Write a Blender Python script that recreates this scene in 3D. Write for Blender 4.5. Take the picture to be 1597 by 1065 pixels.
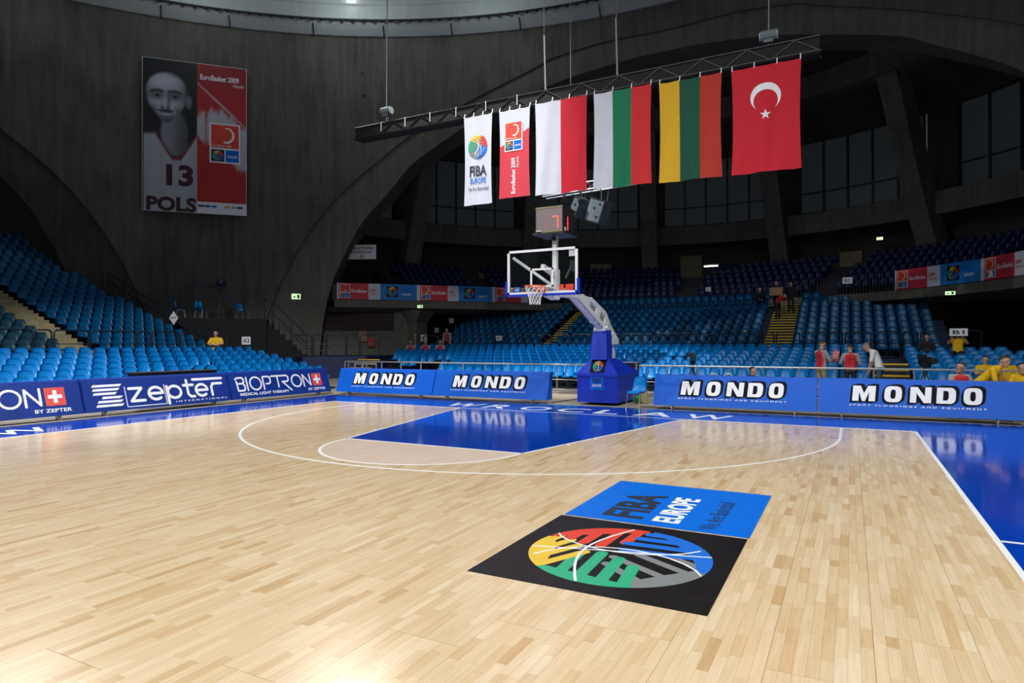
import bpy, bmesh, math, random
import numpy as np
from mathutils import Vector, Matrix
random.seed(7)
for o in list(bpy.data.objects): bpy.data.objects.remove(o)
scene = bpy.context.scene
col = scene.collection
R_ = math.radians

# ------------------------------------------------------------------ camera
W_, H_, F_ = 1597, 1065, 1009.07
CAM = Vector((6.38694, -14.92926, 1.7246))
YAW, PITCH, ROLL = 0.481655, 0.0041698, -0.0012906
fw = Vector((-math.sin(YAW) * math.cos(PITCH), math.cos(YAW) * math.cos(PITCH), math.sin(PITCH)))
rt = Vector((math.cos(YAW), math.sin(YAW), 0))
up = rt.cross(fw)
rt, up = (math.cos(ROLL) * rt + math.sin(ROLL) * up), (-math.sin(ROLL) * rt + math.cos(ROLL) * up)
cd = bpy.data.cameras.new('camera'); cam = bpy.data.objects.new('camera', cd); col.objects.link(cam)
cam.matrix_world = Matrix(((rt.x, up.x, -fw.x, CAM.x), (rt.y, up.y, -fw.y, CAM.y), (rt.z, up.z, -fw.z, CAM.z), (0, 0, 0, 1)))
cd.sensor_width = 36; cd.lens = 36 * F_ / W_; cd.clip_end = 300; cd.clip_start = 0.05
scene.camera = cam
def ray(u, v): return (fw + rt * ((u - W_ / 2) / F_) + up * ((H_ / 2 - v) / F_))
def at_z(u, v, z): d = ray(u, v); return CAM + d * ((z - CAM.z) / d.z)
def at_y(u, v, y): d = ray(u, v); return CAM + d * ((y - CAM.y) / d.y)
def at_x(u, v, x): d = ray(u, v); return CAM + d * ((x - CAM.x) / d.x)
def at_d(u, v, D): return CAM + ray(u, v) * D
def proj(p):
    d = Vector(p) - CAM; w = d.dot(fw)
    return (W_ / 2 + F_ * d.dot(rt) / w, H_ / 2 - F_ * d.dot(up) / w, w)

# ------------------------------------------------------------------ light
scene.view_settings.view_transform = 'Standard'
scene.view_settings.look = 'None'
scene.view_settings.gamma = 1
scene.view_settings.use_curve_mapping = False
scene.view_settings.exposure = 0.0
wd = bpy.data.worlds.new('world'); scene.world = wd; wd.use_nodes = True
wd.node_tree.nodes['Background'].inputs[0].default_value = (0.75, 0.85, 1.0, 1)
wd.node_tree.nodes['Background'].inputs[1].default_value = 0.12
def spot(name, loc, target, power, size=60, blend=.5, rad=.35, color=(1, .98, .945)):
    l = bpy.data.lights.new(name, 'SPOT'); l.energy = power; l.spot_size = R_(size); l.spot_blend = blend
    l.shadow_soft_size = rad; l.color = color
    o = bpy.data.objects.new(name, l); col.objects.link(o); o.location = loc
    o.rotation_euler = (Vector(target) - Vector(loc)).to_track_quat('-Z', 'Y').to_euler()
    return o
# arena floodlights hung from the dome ring, aimed at the court and the first rows of seats
spot('floodlight_a', (-14, -30, 21), (-3, -7, 0), 11000, 64, .6)
spot('floodlight_b', (12, -30, 21), (3, -8, 0), 11000, 64, .6)
spot('floodlight_c', (-17.6, 11.5, 20.4), (-1, -8, 0), 7000, 50, .6, 2.6)
spot('floodlight_i', (-28.0, 1.0, 20.4), (0, -9, 0), 11500, 48, .6, 2.6)
spot('floodlight_d', (16, -4, 21), (3, -6, 0), 9000, 62, .6)
spot('floodlight_e', (-2, -16, 24), (-2, -6, 0), 9500, 70, .6)
spot('floodlight_f', (4, -20, 22), (-13.2, -1, .5), 20000, 34, .5)
spot('floodlight_g', (-6, -1, 24), (-5, 9.8, .5), 24000, 34, .6)
spot('floodlight_h', (1.5, -12, 22), (.5, 4.15, 8), 2600, 50, .6)

# ------------------------------------------------------------------ materials
MATS = {}
def mat(name, c, rough=.5, metal=0, var=.0, scale=4, bump=0, bscale=30, spec=.5, emit=0, stretch=(1, 1, 1), coat=0):
    if name in MATS: return MATS[name]
    m = bpy.data.materials.new(name); m.use_nodes = True; nt = m.node_tree; b = nt.nodes['Principled BSDF']
    c = (*c, 1)
    b.inputs['Base Color'].default_value = c; b.inputs['Roughness'].default_value = rough
    b.inputs['Metallic'].default_value = metal; b.inputs['Specular IOR Level'].default_value = spec
    if coat: b.inputs['Coat Weight'].default_value = coat; b.inputs['Coat Roughness'].default_value = .05
    if emit:
        b.inputs['Emission Color'].default_value = c; b.inputs['Emission Strength'].default_value = emit
    tc = nt.nodes.new('ShaderNodeNewGeometry'); mp = nt.nodes.new('ShaderNodeMapping'); mp.inputs['Scale'].default_value = stretch
    nt.links.new(tc.outputs['Position'], mp.inputs['Vector'])
    nz = nt.nodes.new('ShaderNodeTexNoise'); nz.inputs['Scale'].default_value = scale; nz.inputs['Detail'].default_value = 5
    nt.links.new(mp.outputs[0], nz.inputs['Vector'])
    v = max(var, .04)
    cr = nt.nodes.new('ShaderNodeValToRGB')
    cr.color_ramp.elements[0].position = .25; cr.color_ramp.elements[1].position = .75
    cr.color_ramp.elements[0].color = tuple(max(0, x * (1 - v)) for x in c[:3]) + (1,)
    cr.color_ramp.elements[1].color = tuple(min(1, x * (1 + v)) for x in c[:3]) + (1,)
    nt.links.new(nz.outputs['Fac'], cr.inputs['Fac']); nt.links.new(cr.outputs['Color'], b.inputs['Base Color'])
    if bump:
        n2 = nt.nodes.new('ShaderNodeTexNoise'); n2.inputs['Scale'].default_value = bscale; n2.inputs['Detail'].default_value = 4
        nt.links.new(mp.outputs[0], n2.inputs['Vector'])
        bp = nt.nodes.new('ShaderNodeBump'); bp.inputs['Strength'].default_value = bump; bp.inputs['Distance'].default_value = .02
        nt.links.new(n2.outputs['Fac'], bp.inputs['Height']); nt.links.new(bp.outputs[0], b.inputs['Normal'])
    MATS[name] = m
    return m
def glass(name, c=(.9, .95, .95), alpha=.12, rough=.03):
    m = bpy.data.materials.new(name); m.use_nodes = True; b = m.node_tree.nodes['Principled BSDF']
    b.inputs['Base Color'].default_value = (*c, 1); b.inputs['Roughness'].default_value = rough; b.inputs['Alpha'].default_value = alpha
    MATS[name] = m; return m
def concrete(name, c, streak=.45):
    m = bpy.data.materials.new(name); m.use_nodes = True; nt = m.node_tree; b = nt.nodes['Principled BSDF']
    b.inputs['Roughness'].default_value = .85
    g = nt.nodes.new('ShaderNodeNewGeometry')
    mp = nt.nodes.new('ShaderNodeMapping'); mp.inputs['Scale'].default_value = (1.6, 1.6, .16); nt.links.new(g.outputs['Position'], mp.inputs[0])
    n1 = nt.nodes.new('ShaderNodeTexNoise'); n1.inputs['Scale'].default_value = 2.2; n1.inputs['Detail'].default_value = 8; n1.inputs['Roughness'].default_value = .65
    nt.links.new(mp.outputs[0], n1.inputs['Vector'])
    n2 = nt.nodes.new('ShaderNodeTexNoise'); n2.inputs['Scale'].default_value = .35; n2.inputs['Detail'].default_value = 6
    nt.links.new(g.outputs['Position'], n2.inputs['Vector'])
    mx = nt.nodes.new('ShaderNodeMath'); mx.operation = 'ADD'; nt.links.new(n1.outputs['Fac'], mx.inputs[0]); nt.links.new(n2.outputs['Fac'], mx.inputs[1])
    cr = nt.nodes.new('ShaderNodeValToRGB'); e = cr.color_ramp.elements
    ml = nt.nodes.new('ShaderNodeMath'); ml.operation = 'MULTIPLY'; ml.inputs[1].default_value = .5; nt.links.new(mx.outputs[0], ml.inputs[0])
    e[0].position = .3; e[1].position = .7
    e[0].color = tuple(x * (1 - streak) for x in c) + (1,); e[1].color = tuple(x * (1 + streak) for x in c) + (1,)
    nt.links.new(ml.outputs[0], cr.inputs[0]); nt.links.new(cr.outputs[0], b.inputs['Base Color'])
    bp = nt.nodes.new('ShaderNodeBump'); bp.inputs['Strength'].default_value = .5; bp.inputs['Distance'].default_value = .05
    nt.links.new(n1.outputs['Fac'], bp.inputs['Height']); nt.links.new(bp.outputs[0], b.inputs['Normal'])
    MATS[name] = m; return m
def wood(name, by_object):
    m = bpy.data.materials.new(name); m.use_nodes = True; nt = m.node_tree; b = nt.nodes['Principled BSDF']
    b.inputs['Roughness'].default_value = .19; b.inputs['Specular IOR Level'].default_value = .5
    if by_object:
        s = nt.nodes.new('ShaderNodeObjectInfo').outputs['Random']
    else:
        s = nt.nodes.new('ShaderNodeAttribute'); s.attribute_name = 'tint'; s = s.outputs['Fac']
    cr = nt.nodes.new('ShaderNodeValToRGB'); nt.links.new(s, cr.inputs[0]); E = cr.color_ramp.elements
    cols = [(0, (.60, .41, .21)), (.04, (.67, .48, .27)), (.2, (.72, .545, .335)), (.6, (.75, .59, .375)), (.9, (.78, .625, .415)), (1, (.80, .67, .47))]
    E[0].position, E[0].color = 0, (*cols[0][1], 1); E[1].position, E[1].color = 1, (*cols[-1][1], 1)
    for p, c in cols[1:-1]: e = E.new(p); e.color = (*c, 1)
    g = nt.nodes.new('ShaderNodeNewGeometry'); mp = nt.nodes.new('ShaderNodeMapping'); mp.inputs['Scale'].default_value = (40, 2.2, 1)
    nt.links.new(g.outputs['Position'], mp.inputs[0])
    nz = nt.nodes.new('ShaderNodeTexNoise'); nz.noise_dimensions = '4D'; nz.inputs['Scale'].default_value = 1; nz.inputs['Detail'].default_value = 5; nz.inputs['Distortion'].default_value = .6
    nt.links.new(mp.outputs[0], nz.inputs['Vector'])
    mw = nt.nodes.new('ShaderNodeMath'); mw.operation = 'MULTIPLY'; mw.inputs[1].default_value = 60; nt.links.new(s, mw.inputs[0]); nt.links.new(mw.outputs[0], nz.inputs['W'])
    gr = nt.nodes.new('ShaderNodeValToRGB'); gr.color_ramp.elements[0].position = .3; gr.color_ramp.elements[0].color = (.80, .76, .70, 1); gr.color_ramp.elements[1].position = .62; gr.color_ramp.elements[1].color = (1, 1, 1, 1)
    nt.links.new(nz.outputs['Fac'], gr.inputs[0])
    mx = nt.nodes.new('ShaderNodeMix'); mx.data_type = 'RGBA'; mx.blend_type = 'MULTIPLY'; mx.inputs[0].default_value = .55
    nt.links.new(cr.outputs[0], mx.inputs[6]); nt.links.new(gr.outputs[0], mx.inputs[7])
    nt.links.new(mx.outputs[2], b.inputs['Base Color'])
    MATS[name] = m; return m
wood('wood_one', True); wood('wood_many', False)
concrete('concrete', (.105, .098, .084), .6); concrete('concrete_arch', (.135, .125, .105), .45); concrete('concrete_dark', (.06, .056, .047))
concrete('concrete_ring', (.42, .46, .45), .15)
mat('slab', (.42, .36, .27), .6, var=.25, scale=1.5, bump=.1)
mat('court_blue', (.0, .055, .50), .13, var=.08, scale=1.2, coat=.3)
mat('line', (.85, .87, .9), .35)
mat('pink', (.80, .64, .52), .2, var=.1, scale=1, stretch=(20, 1.2, 1))
mat('board_blue', (.0, .105, .58), .45, spec=.25); mat('deep_blue', (.008, .035, .24), .35, var=.15, scale=2); mat('board_edge', (0, .05, .42), .4)
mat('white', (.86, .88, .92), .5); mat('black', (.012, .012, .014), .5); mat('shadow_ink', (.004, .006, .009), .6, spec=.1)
mat('swiss_red', (.75, .09, .07), .5); mat('sticker_black', (.010, .011, .013), .3, var=.3, scale=3, spec=.25); mat('sticker_blue', (.0, .15, .72), .35, spec=.25)
mat('ink', (.02, .03, .05), .4)
mat('seat_light', (.0, .22, .62), .35); mat('seat_mid_dimmed', (.0, .11, .28), .33, spec=.35); mat('seat_navy', (.004, .008, .075), .4, spec=.3)  # tier seat blue is darkened in place of dimmer light up there
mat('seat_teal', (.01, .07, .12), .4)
mat('steel', (.55, .56, .57), .35, .8); mat('rail_white', (.75, .76, .78), .4); mat('rail_dark', (.012, .018, .04), .45)
mat('stand_dark', (.012, .014, .022), .7); mat('stand_blue', (.008, .018, .085), .6, var=.2); mat('beige_step', (.42, .37, .22), .8, var=.25, scale=3)
mat('yellow_nose', (.75, .48, .02), .5); mat('yellow', (.85, .55, .01), .7)
mat('pad_blue', (.005, .035, .52), .38); mat('unit_white', (.82, .86, .86), .35); mat('orange', (.85, .10, .02), .4); mat('net', (.85, .85, .85), .7)
glass('board_glass', (.02, .03, .03), .10); glass('window_glass', (.03, .045, .06), .55, .4)
mat('red', (.58, .018, .022), .8); mat('flag_red', (.58, .008, .025), .8); mat('flag_white', (.60, .63, .73), .8); mat('green', (.0, .17, .075), .8)
mat('flag_green2', (.0, .075, .04), .8); mat('flag_yellow', (.68, .40, .012), .8); mat('flag_rust', (.46, .03, .015), .8)
mat('banner_red', (.62, .035, .06), .6); mat('banner_blue', (.01, .2, .6), .6); mat('card_red', (.72, .06, .03), .5)
mat('lb_yellow', (.80, .55, .05), .35); mat('lb_red', (.72, .06, .03), .35); mat('lb_blue', (.01, .16, .70), .35); mat('lb_green', (.03, .42, .22), .35); mat('lb_grey', (.22, .24, .25), .35)
mat('led', (1, .04, .03), .4, emit=4); mat('clock_face', (.22, .18, .19), .4); mat('exit_green', (.6, .9, .5), .4, emit=1.2); mat('exit_dark', (.02, .2, .08), .5)
mat('truss_black', (.006, .006, .007), .45); mat('lamp_white', (1, .95, .8), .4, emit=6); mat('lamp_warm', (1, .75, .3), .4, emit=3)
mat('speaker_grey', (.12, .16, .18), .6); mat('dark_metal', (.03, .032, .035), .45, .3); mat('drape', (.008, .008, .009), .85)
mat('skin', (.52, .30, .2), .55); mat('skin_dark', (.36, .2, .13), .55); mat('hair', (.02, .014, .01), .6); mat('hair_brown', (.06, .035, .02), .6); mat('hair_grey', (.2, .18, .16), .6)
mat('shirt_red', (.55, .015, .03), .75); mat('shirt_grey', (.33, .33, .34), .75); mat('shirt_white', (.78, .80, .84), .75); mat('shirt_black', (.012, .012, .015), .8)
mat('shirt_yellow', (.80, .50, .005), .75); mat('khaki', (.34, .28, .13), .8); mat('jeans', (.05, .09, .16), .85); mat('trouser_dark', (.015, .018, .025), .85); mat('shoe', (.03, .03, .03), .6)
mat('cardboard', (.40, .25, .15), .8); mat('straw', (.42, .34, .18), .85, var=.4, scale=20); mat('ball_green', (.02, .3, .06), .5)
mat('wall_beige', (.30, .26, .15), .85, var=.2); mat('wall_green', (.14, .15, .12), .85, var=.2); mat('screen', (.012, .014, .016), .2)
mat('grille', (.05, .018, .015), .8); mat('hydrant_red', (.5, .02, .01), .5); mat('rust_line', (.16, .07, .03), .9)

# ------------------------------------------------------------------ mesh helpers
class MB:
    def __init__(s): s.v = []; s.f = []; s.m = []; s.cur = 0
    def add(s, vs, fs):
        n = len(s.v); s.v += [tuple(q) for q in vs]; s.f += [tuple(i + n for i in f) for f in fs]; s.m += [s.cur] * len(fs); return s
    def bx(s, x0, x1, y0, y1, z0, z1, M=None):
        vs = [Vector((x, y, z)) for x in (x0, x1) for y in (y0, y1) for z in (z0, z1)]
        if M is not None: vs = [M @ q for q in vs]
        return s.add(vs, [(0, 1, 3, 2), (4, 6, 7, 5), (0, 4, 5, 1), (2, 3, 7, 6), (0, 2, 6, 4), (1, 5, 7, 3)])
    def bar(s, p, q, w, h=None, upv=(0, 0, 1)):
        p, q = Vector(p), Vector(q); d = (q - p).normalized(); h = h or w
        upv = Vector(upv)
        if abs(d.dot(upv)) > .98: upv = Vector((1, 0, 0))
        a = d.cross(upv).normalized(); b = a.cross(d)
        vs = [e + a * (sx * w / 2) + b * (sy * h / 2) for e in (p, q) for sx, sy in ((-1, -1), (1, -1), (1, 1), (-1, 1))]
        return s.add(vs, [(0, 3, 2, 1), (4, 5, 6, 7), (0, 1, 5, 4), (1, 2, 6, 5), (2, 3, 7, 6), (3, 0, 4, 7)])
    def cyl(s, p, q, r, r2=None, n=8):
        p, q = Vector(p), Vector(q); d = (q - p).normalized(); r2 = r if r2 is None else r2
        u = Vector((1, 0, 0)) if abs(d.x) < .9 else Vector((0, 1, 0)); a = d.cross(u).normalized(); b = d.cross(a)
        vs = [e + (a * math.cos(2 * math.pi * i / n) + b * math.sin(2 * math.pi * i / n)) * rr for e, rr in ((p, r), (q, r2)) for i in range(n)]
        fs = [(i, (i + 1) % n, n + (i + 1) % n, n + i) for i in range(n)] + [tuple(range(n))[::-1], tuple(range(n, 2 * n))]
        return s.add(vs, fs)
    def tube(s, pts, r, n=6, closed=False):
        pts = [Vector(p) for p in pts]; N = len(pts); rings = []
        for i, p in enumerate(pts):
            a = pts[i - 1] if (i > 0 or closed) else p; b = pts[(i + 1) % N] if (i < N - 1 or closed) else p
            d = (b - a).normalized(); u = Vector((0, 0, 1)) if abs(d.z) < .9 else Vector((1, 0, 0))
            e = d.cross(u).normalized(); g = d.cross(e)
            rings.append([p + (e * math.cos(2 * math.pi * k / n) + g * math.sin(2 * math.pi * k / n)) * r for k in range(n)])
        vs = [q for rg in rings for q in rg]; fs = []
        for i in range(N if closed else N - 1):
            j = (i + 1) % N
            fs += [(i * n + k, i * n + (k + 1) % n, j * n + (k + 1) % n, j * n + k) for k in range(n)]
        if not closed: fs += [tuple(range(n))[::-1], tuple(range((N - 1) * n, N * n))]
        return s.add(vs, fs)
    def sph(s, c, r, n=10, m=7, M=None, zmin=-2, keep=None):
        c = Vector(c); r = Vector(r) if hasattr(r, '__len__') else Vector((r, r, r)); vs = []; fs = []
        for j in range(m + 1):
            t = math.pi * j / m
            for i in range(n):
                q = Vector((math.sin(t) * math.cos(2 * math.pi * i / n), math.sin(t) * math.sin(2 * math.pi * i / n), math.cos(t)))
                q = Vector((q.x * r.x, q.y * r.y, q.z * r.z)); vs.append(c + (M @ q if M is not None else q))
        for j in range(m):
            for i in range(n):
                if keep and not keep(j / m, i / n): continue
                fs.append((j * n + i, (j + 1) * n + i, (j + 1) * n + (i + 1) % n, j * n + (i + 1) % n))
        return s.add(vs, fs)
    def prism(s, pts, fa, fb):     # outline mapped by fa (one side) and fb (other side)
        n = len(pts); vs = [fa(*p) for p in pts] + [fb(*p) for p in pts]
        return s.add(vs, [tuple(range(n))[::-1], tuple(range(n, 2 * n))] + [(i, (i + 1) % n, n + (i + 1) % n, n + i) for i in range(n)])
    def poly(s, pts, f=None):
        return s.add([f(*p) if f else p for p in pts], [tuple(range(len(pts)))])
    def grid(s, nu, nv, f):
        vs = [f(i / nu, j / nv) for j in range(nv + 1) for i in range(nu + 1)]; w = nu + 1
        return s.add(vs, [(j * w + i, j * w + i + 1, (j + 1) * w + i + 1, (j + 1) * w + i) for j in range(nv) for i in range(nu)])
    def text(s, txt, f, x0, y0, w, h, **k):
        vs, fs = text_geo(txt, **k)
        return s.add([f(x0 + a * w, y0 + b * h) for a, b in vs], fs)
    def mesh(s, name):
        me = bpy.data.meshes.new(name); me.from_pydata(s.v, [], s.f); return me
    def build(s, name, mats, parent=None, smooth=False, fix=True):
        me = s.mesh(name)
        if isinstance(mats, str): mats = [mats]
        for m in mats: me.materials.append(MATS[m])
        if len(mats) > 1: me.polygons.foreach_set('material_index', s.m)
        if fix and len(s.f) < 20000:
            bm = bmesh.new(); bm.from_mesh(me); bmesh.ops.recalc_face_normals(bm, faces=bm.faces); bm.to_mesh(me); bm.free()
        if smooth: me.shade_smooth()
        return link(name, me, parent)
def wm(o):
    if o is None: return Matrix()
    return (wm(o.parent) @ o.matrix_parent_inverse if o.parent else Matrix()) @ o.matrix_basis
def link(name, data, parent=None):
    o = bpy.data.objects.new(name, data); col.objects.link(o)
    if parent is not None:
        o.parent = parent; o.matrix_parent_inverse = wm(parent).inverted()
    return o
def tag(o, label=None, cat=None, group=None, kind=None):
    if label: o['label'] = label
    if cat: o['category'] = cat
    if group: o['group'] = group
    if kind: o['kind'] = kind
    return o
def thing(name, label, cat, loc=(0, 0, 0), group=None):
    o = link(name, None); o.location = loc; o.empty_display_size = .2
    return tag(o, label, cat, group)
def struct(o): o['kind'] = 'structure'; return o
_tc = {}
def text_geo(txt, offset=0.0, shear=0.0, spacing=1.0):
    k = (txt, offset, shear, spacing)
    if k in _tc: return _tc[k]
    c = bpy.data.curves.new('t', 'FONT'); c.body = txt; c.offset = offset; c.shear = shear; c.space_character = spacing; c.resolution_u = 3
    o = bpy.data.objects.new('t', c); col.objects.link(o)
    dg = bpy.context.evaluated_depsgraph_get(); me = bpy.data.meshes.new_from_object(o.evaluated_get(dg))
    vs = [(v.co.x, v.co.y) for v in me.vertices]; fs = [tuple(p.vertices) for p in me.polygons]
    bpy.data.objects.remove(o); bpy.data.curves.remove(c); bpy.data.meshes.remove(me)
    xs = [a for a, b in vs]; ys = [b for a, b in vs]; x0, x1, y0, y1 = min(xs), max(xs), min(ys), max(ys)
    vs = [((a - x0) / (x1 - x0), (b - y0) / (y1 - y0)) for a, b in vs]
    _tc[k] = (vs, fs); return vs, fs
def copy_tree(o, parent=None):
    c = o.copy(); col.objects.link(c)
    if parent is not None: c.parent = parent
    for ch in list(o.children): copy_tree(ch, c)
    return c
ONES = 'first second third fourth fifth sixth seventh eighth ninth tenth eleventh twelfth thirteenth fourteenth fifteenth sixteenth seventeenth eighteenth nineteenth'.split()
TENS = {2: 'twent', 3: 'thirt', 4: 'fort', 5: 'fift', 6: 'sixt', 7: 'sevent', 8: 'eight', 9: 'ninet', 10: 'hundr'}
def nth(n):
    if n < 20: return ONES[n - 1]
    h, n = ('hundred-', n - 100) if n > 100 else ('', n)
    if n < 20: return h + ONES[n - 1]
    return h + (TENS[n // 10] + ('ieth' if n // 10 < 10 else 'edth') if n % 10 == 0 else TENS[n // 10] + 'y-' + ONES[n % 10 - 1])
def capsule(p, q, r, n=8):
    p, q = Vector(p + (0,) if len(p) == 2 else p), Vector(q + (0,) if len(q) == 2 else q)
    a = math.atan2(q.y - p.y, q.x - p.x); out = []
    for i in range(n + 1): t = a + math.pi / 2 + math.pi * i / n; out.append((p.x + r * math.cos(t), p.y + r * math.sin(t)))
    for i in range(n + 1): t = a - math.pi / 2 + math.pi * i / n; out.append((q.x + r * math.cos(t), q.y + r * math.sin(t)))
    return out
# the ball emblem: five coloured hands round a ball, in a unit circle (u right, v up)
def emblem_shapes(line=True):
    S = []
    def clip(pts): return [((x, y) if x * x + y * y <= 1 else (x / math.hypot(x, y), y / math.hypot(x, y))) for x, y in pts]
    def rim(a0, a1, w0, w1, m):
        n = 14; A = [R_(a0 + (a1 - a0) * i / n) for i in range(n + 1)]
        inn = [1 - (w0 + (w1 - w0) * i / n) * math.sin(math.pi * min(1, max(0.12, .12 + .76 * i / n))) for i in range(n + 1)]
        S.append((m, [(math.cos(t), math.sin(t)) for t in A] + [(k * math.cos(t), k * math.sin(t)) for t, k in list(zip(A, inn))[::-1]]))
    def fingers(m, L, r):
        for p, q in L: S.append((m, clip(capsule(p, q, r))))
    rim(188, 262, .20, .30, 'lb_grey'); fingers('lb_grey', [((-.55, -.72), (-.12, .02)), ((-.30, -.85), (.06, -.22)), ((-.06, -.92), (.2, -.45)), ((-.78, -.52), (-.36, .02))], .055)
    rim(138, 205, .22, .22, 'lb_green'); fingers('lb_green', [((-.86, .36), (-.18, .40)), ((-.95, .14), (-.06, .17)), ((-.95, -.10), (-.16, -.06)), ((-.9, -.33), (-.34, -.27))], .068)
    rim(74, 140, .30, .26, 'lb_yellow'); fingers('lb_yellow', [((-.5, .78), (.06, .52)), ((-.36, .88), (.24, .66)), ((-.64, .62), (-.1, .36)), ((-.1, .94), (.34, .84))], .062)
    rim(-5, 72, .24, .26, 'lb_red'); fingers('lb_red', [((.82, .46), (.22, .50)), ((.93, .24), (.18, .28)), ((.68, .66), (.3, .70)), ((.97, .02), (.42, .06))], .066)
    rim(258, 352, .26, .22, 'lb_blue'); fingers('lb_blue', [((.24, -.85), (.16, -.02)), ((.46, -.78), (.42, .02)), ((.67, -.64), (.66, -.06)), ((.87, -.4), (.86, -.12))], .07)
    if line:
        def arc(pts, w):
            for a, b in zip(pts[:-1], pts[1:]): S.append(('white', clip(capsule(a, b, w, 3))))
        arc([(-.98 + .1 * math.sin(i * .5), .9 - i * .18) if 0 else (math.cos(R_(100 + 0)) * (1 - i / 5) + i / 5 * math.cos(R_(-70)), math.sin(R_(100)) * (1 - i / 5) + i / 5 * math.sin(R_(-70))) for i in range(6)], .014)
        arc([(math.cos(R_(t)) * .95 - .75, math.sin(R_(t)) * 1.0 - .1) for t in range(-62, 75, 12)], .014)
        arc([(.9 - math.cos(R_(t)) * .85, math.sin(R_(t)) * 1.0 + .1) for t in range(-62, 65, 12)], .014)
        arc([(-.98 + i * .196, .12 + .28 * math.sin(math.pi * i / 10)) for i in range(11)], .014)
    return S
def emblem(parent, f, cx, cy, r, d=.0015, line=True):
    by = {}
    for k, (m, pts) in enumerate(emblem_shapes(line)):
        by.setdefault(m, MB()).poly([(cx + x * r, cy + y * r, d + k * d * .02) for x, y in pts], lambda a, b, c: f(a, b, c))
    o = None
    for m, mb in by.items():
        mb.build('ball_emblem', m, parent)
# ================================================================== the hall
O = Vector((-2, -14, 0)); A = Vector((-2, 11, 0)); RH = 32.4
# ---- floor slab and court
floor = struct(MB().bx(-46, 34, -24, 34, -.4, -.02).build('floor', 'slab'))
WX0, WX1, WY0, WY1 = -7.54, 7.54, -17.0, 0.02
MB().bx(-9.35, 12, WY0, 2.0, -.02, -.006).build('subfloor', mat('sub', (.16, .09, .04), .7) and 'sub', floor)
SW = .065; planks = []
px_ = 0; x = -7.54
rng = random.Random(3)
while x < WX1 - 1e-6:
    y = WY0 - rng.uniform(0, 2)
    while y < WY1:
        ye = min(y + 2.08, WY1)
        for i in range(8):
            xa = x + i * SW; xb = min(xa + SW, WX1)
            if xa >= WX1 - .01: break
            yy = y + .0012
            while yy < ye - .0012:
                L = rng.uniform(.22, .62); y2 = min(yy + L, ye - .0012)
                if ye - .0012 - y2 < .1: y2 = ye - .0012
                if y2 > WY0:
                    planks.append((xa + (.0011 if i == 0 else .0004), xb - (.0011 if i == 7 else .0004), max(yy, WY0) + .0004, y2 - .0004))
                yy = y2
        y = ye
    x += 8 * SW
def seen(p):
    u, v, w = proj(p); return w > .3 and -15 < u < W_ + 15 and 0 < v < H_ + 25
hid = lambda x, y: (3.8 < x < 5.58 and -10.72 < y < -7.08)
order = sorted(range(len(planks)), key=lambda i: (not seen(((planks[i][0] + planks[i][1]) / 2, (planks[i][2] + planks[i][3]) / 2, 0)) or hid(planks[i][0], planks[i][2]),
               ((planks[i][0] - CAM.x) ** 2 + (planks[i][2] - CAM.y) ** 2) / max(.05, planks[i][3] - planks[i][2])))
near = set(order[:300])
pm = MB().bx(0, 1, 0, 1, -.006, 0).mesh('plank'); pm.materials.append(MATS['wood_one'])
vs = []; fs = []; tint = []
for i, (xa, xb, ya, yb) in enumerate(planks):
    if i in near:
        o = link('plank', pm, floor); o.location = (xa, ya, 0); o.scale = (xb - xa, yb - ya, 1); continue
    n = len(vs)
    vs += [(a, b, c) for a in (xa, xb) for b in (ya, yb) for c in (-.006, 0)]
    fs += [(n + a, n + b, n + c, n + d) for a, b, c, d in ((0, 1, 3, 2), (4, 6, 7, 5), (0, 4, 5, 1), (2, 3, 7, 6), (1, 5, 7, 3))]
    tint += [rng.random()] * 5
me = bpy.data.meshes.new('plank_field'); me.from_pydata(vs, [], fs); me.materials.append(MATS['wood_many'])
at = me.attributes.new('tint', 'FLOAT', 'FACE'); at.data.foreach_set('value', tint)
tag(link('plank_field', me, floor), kind='stuff')
# paint
def flat(name, pts, m, z, parent=floor, z0=-.004): return MB().prism(pts, lambda a, b: (a, b, z0), lambda a, b: (a, b, z)).build(name, m, parent)
bz = .0012
flat('painted_border', [(7.54, WY0), (12, WY0), (12, 2.0), (7.54, 2.0)], 'court_blue', bz)
flat('painted_border', [(-9.35, .02), (7.54, .02), (7.54, 2.0), (-9.35, 2.0)], 'court_blue', bz)
flat('painted_border', [(-9.35, WY0), (-7.54, WY0), (-7.54, .02), (-9.35, .02)], 'court_blue', bz)
flat('painted_key', [(-3, 0), (3, 0), (1.8, -5.8), (-1.8, -5.8)], 'court_blue', bz)
semi = [(1.8 * math.cos(t), -5.8 + 1.8 * math.sin(t)) for t in [math.pi + math.pi * i / 32 for i in range(33)]]
flat('painted_circle', semi, 'pink', bz * .7)
lz = .0024
def line(p, q, w=.05):
    p, q = Vector(p).to_3d(), Vector(q).to_3d(); d = (q - p).normalized(); n = Vector((-d.y, d.x, 0)) * w / 2
    flat('court_line', [tuple((a)[:2]) for a in (p - n, q - n, q + n, p + n)], 'line', lz)
def arcl(c, r, a0, a1, w=.05, n=48):
    pts = [(c[0] + (r + w / 2) * math.cos(R_(a0 + (a1 - a0) * i / n)), c[1] + (r + w / 2) * math.sin(R_(a0 + (a1 - a0) * i / n))) for i in range(n + 1)]
    pin = [(c[0] + (r - w / 2) * math.cos(R_(a0 + (a1 - a0) * i / n)), c[1] + (r - w / 2) * math.sin(R_(a0 + (a1 - a0) * i / n))) for i in range(n + 1)]
    mb = MB()
    for i in range(n):
        mb.prism([pts[i], pts[i + 1], pin[i + 1], pin[i]], lambda a, b: (a, b, -.003), lambda a, b: (a, b, lz))
    mb.build('court_line', 'line', floor)
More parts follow.
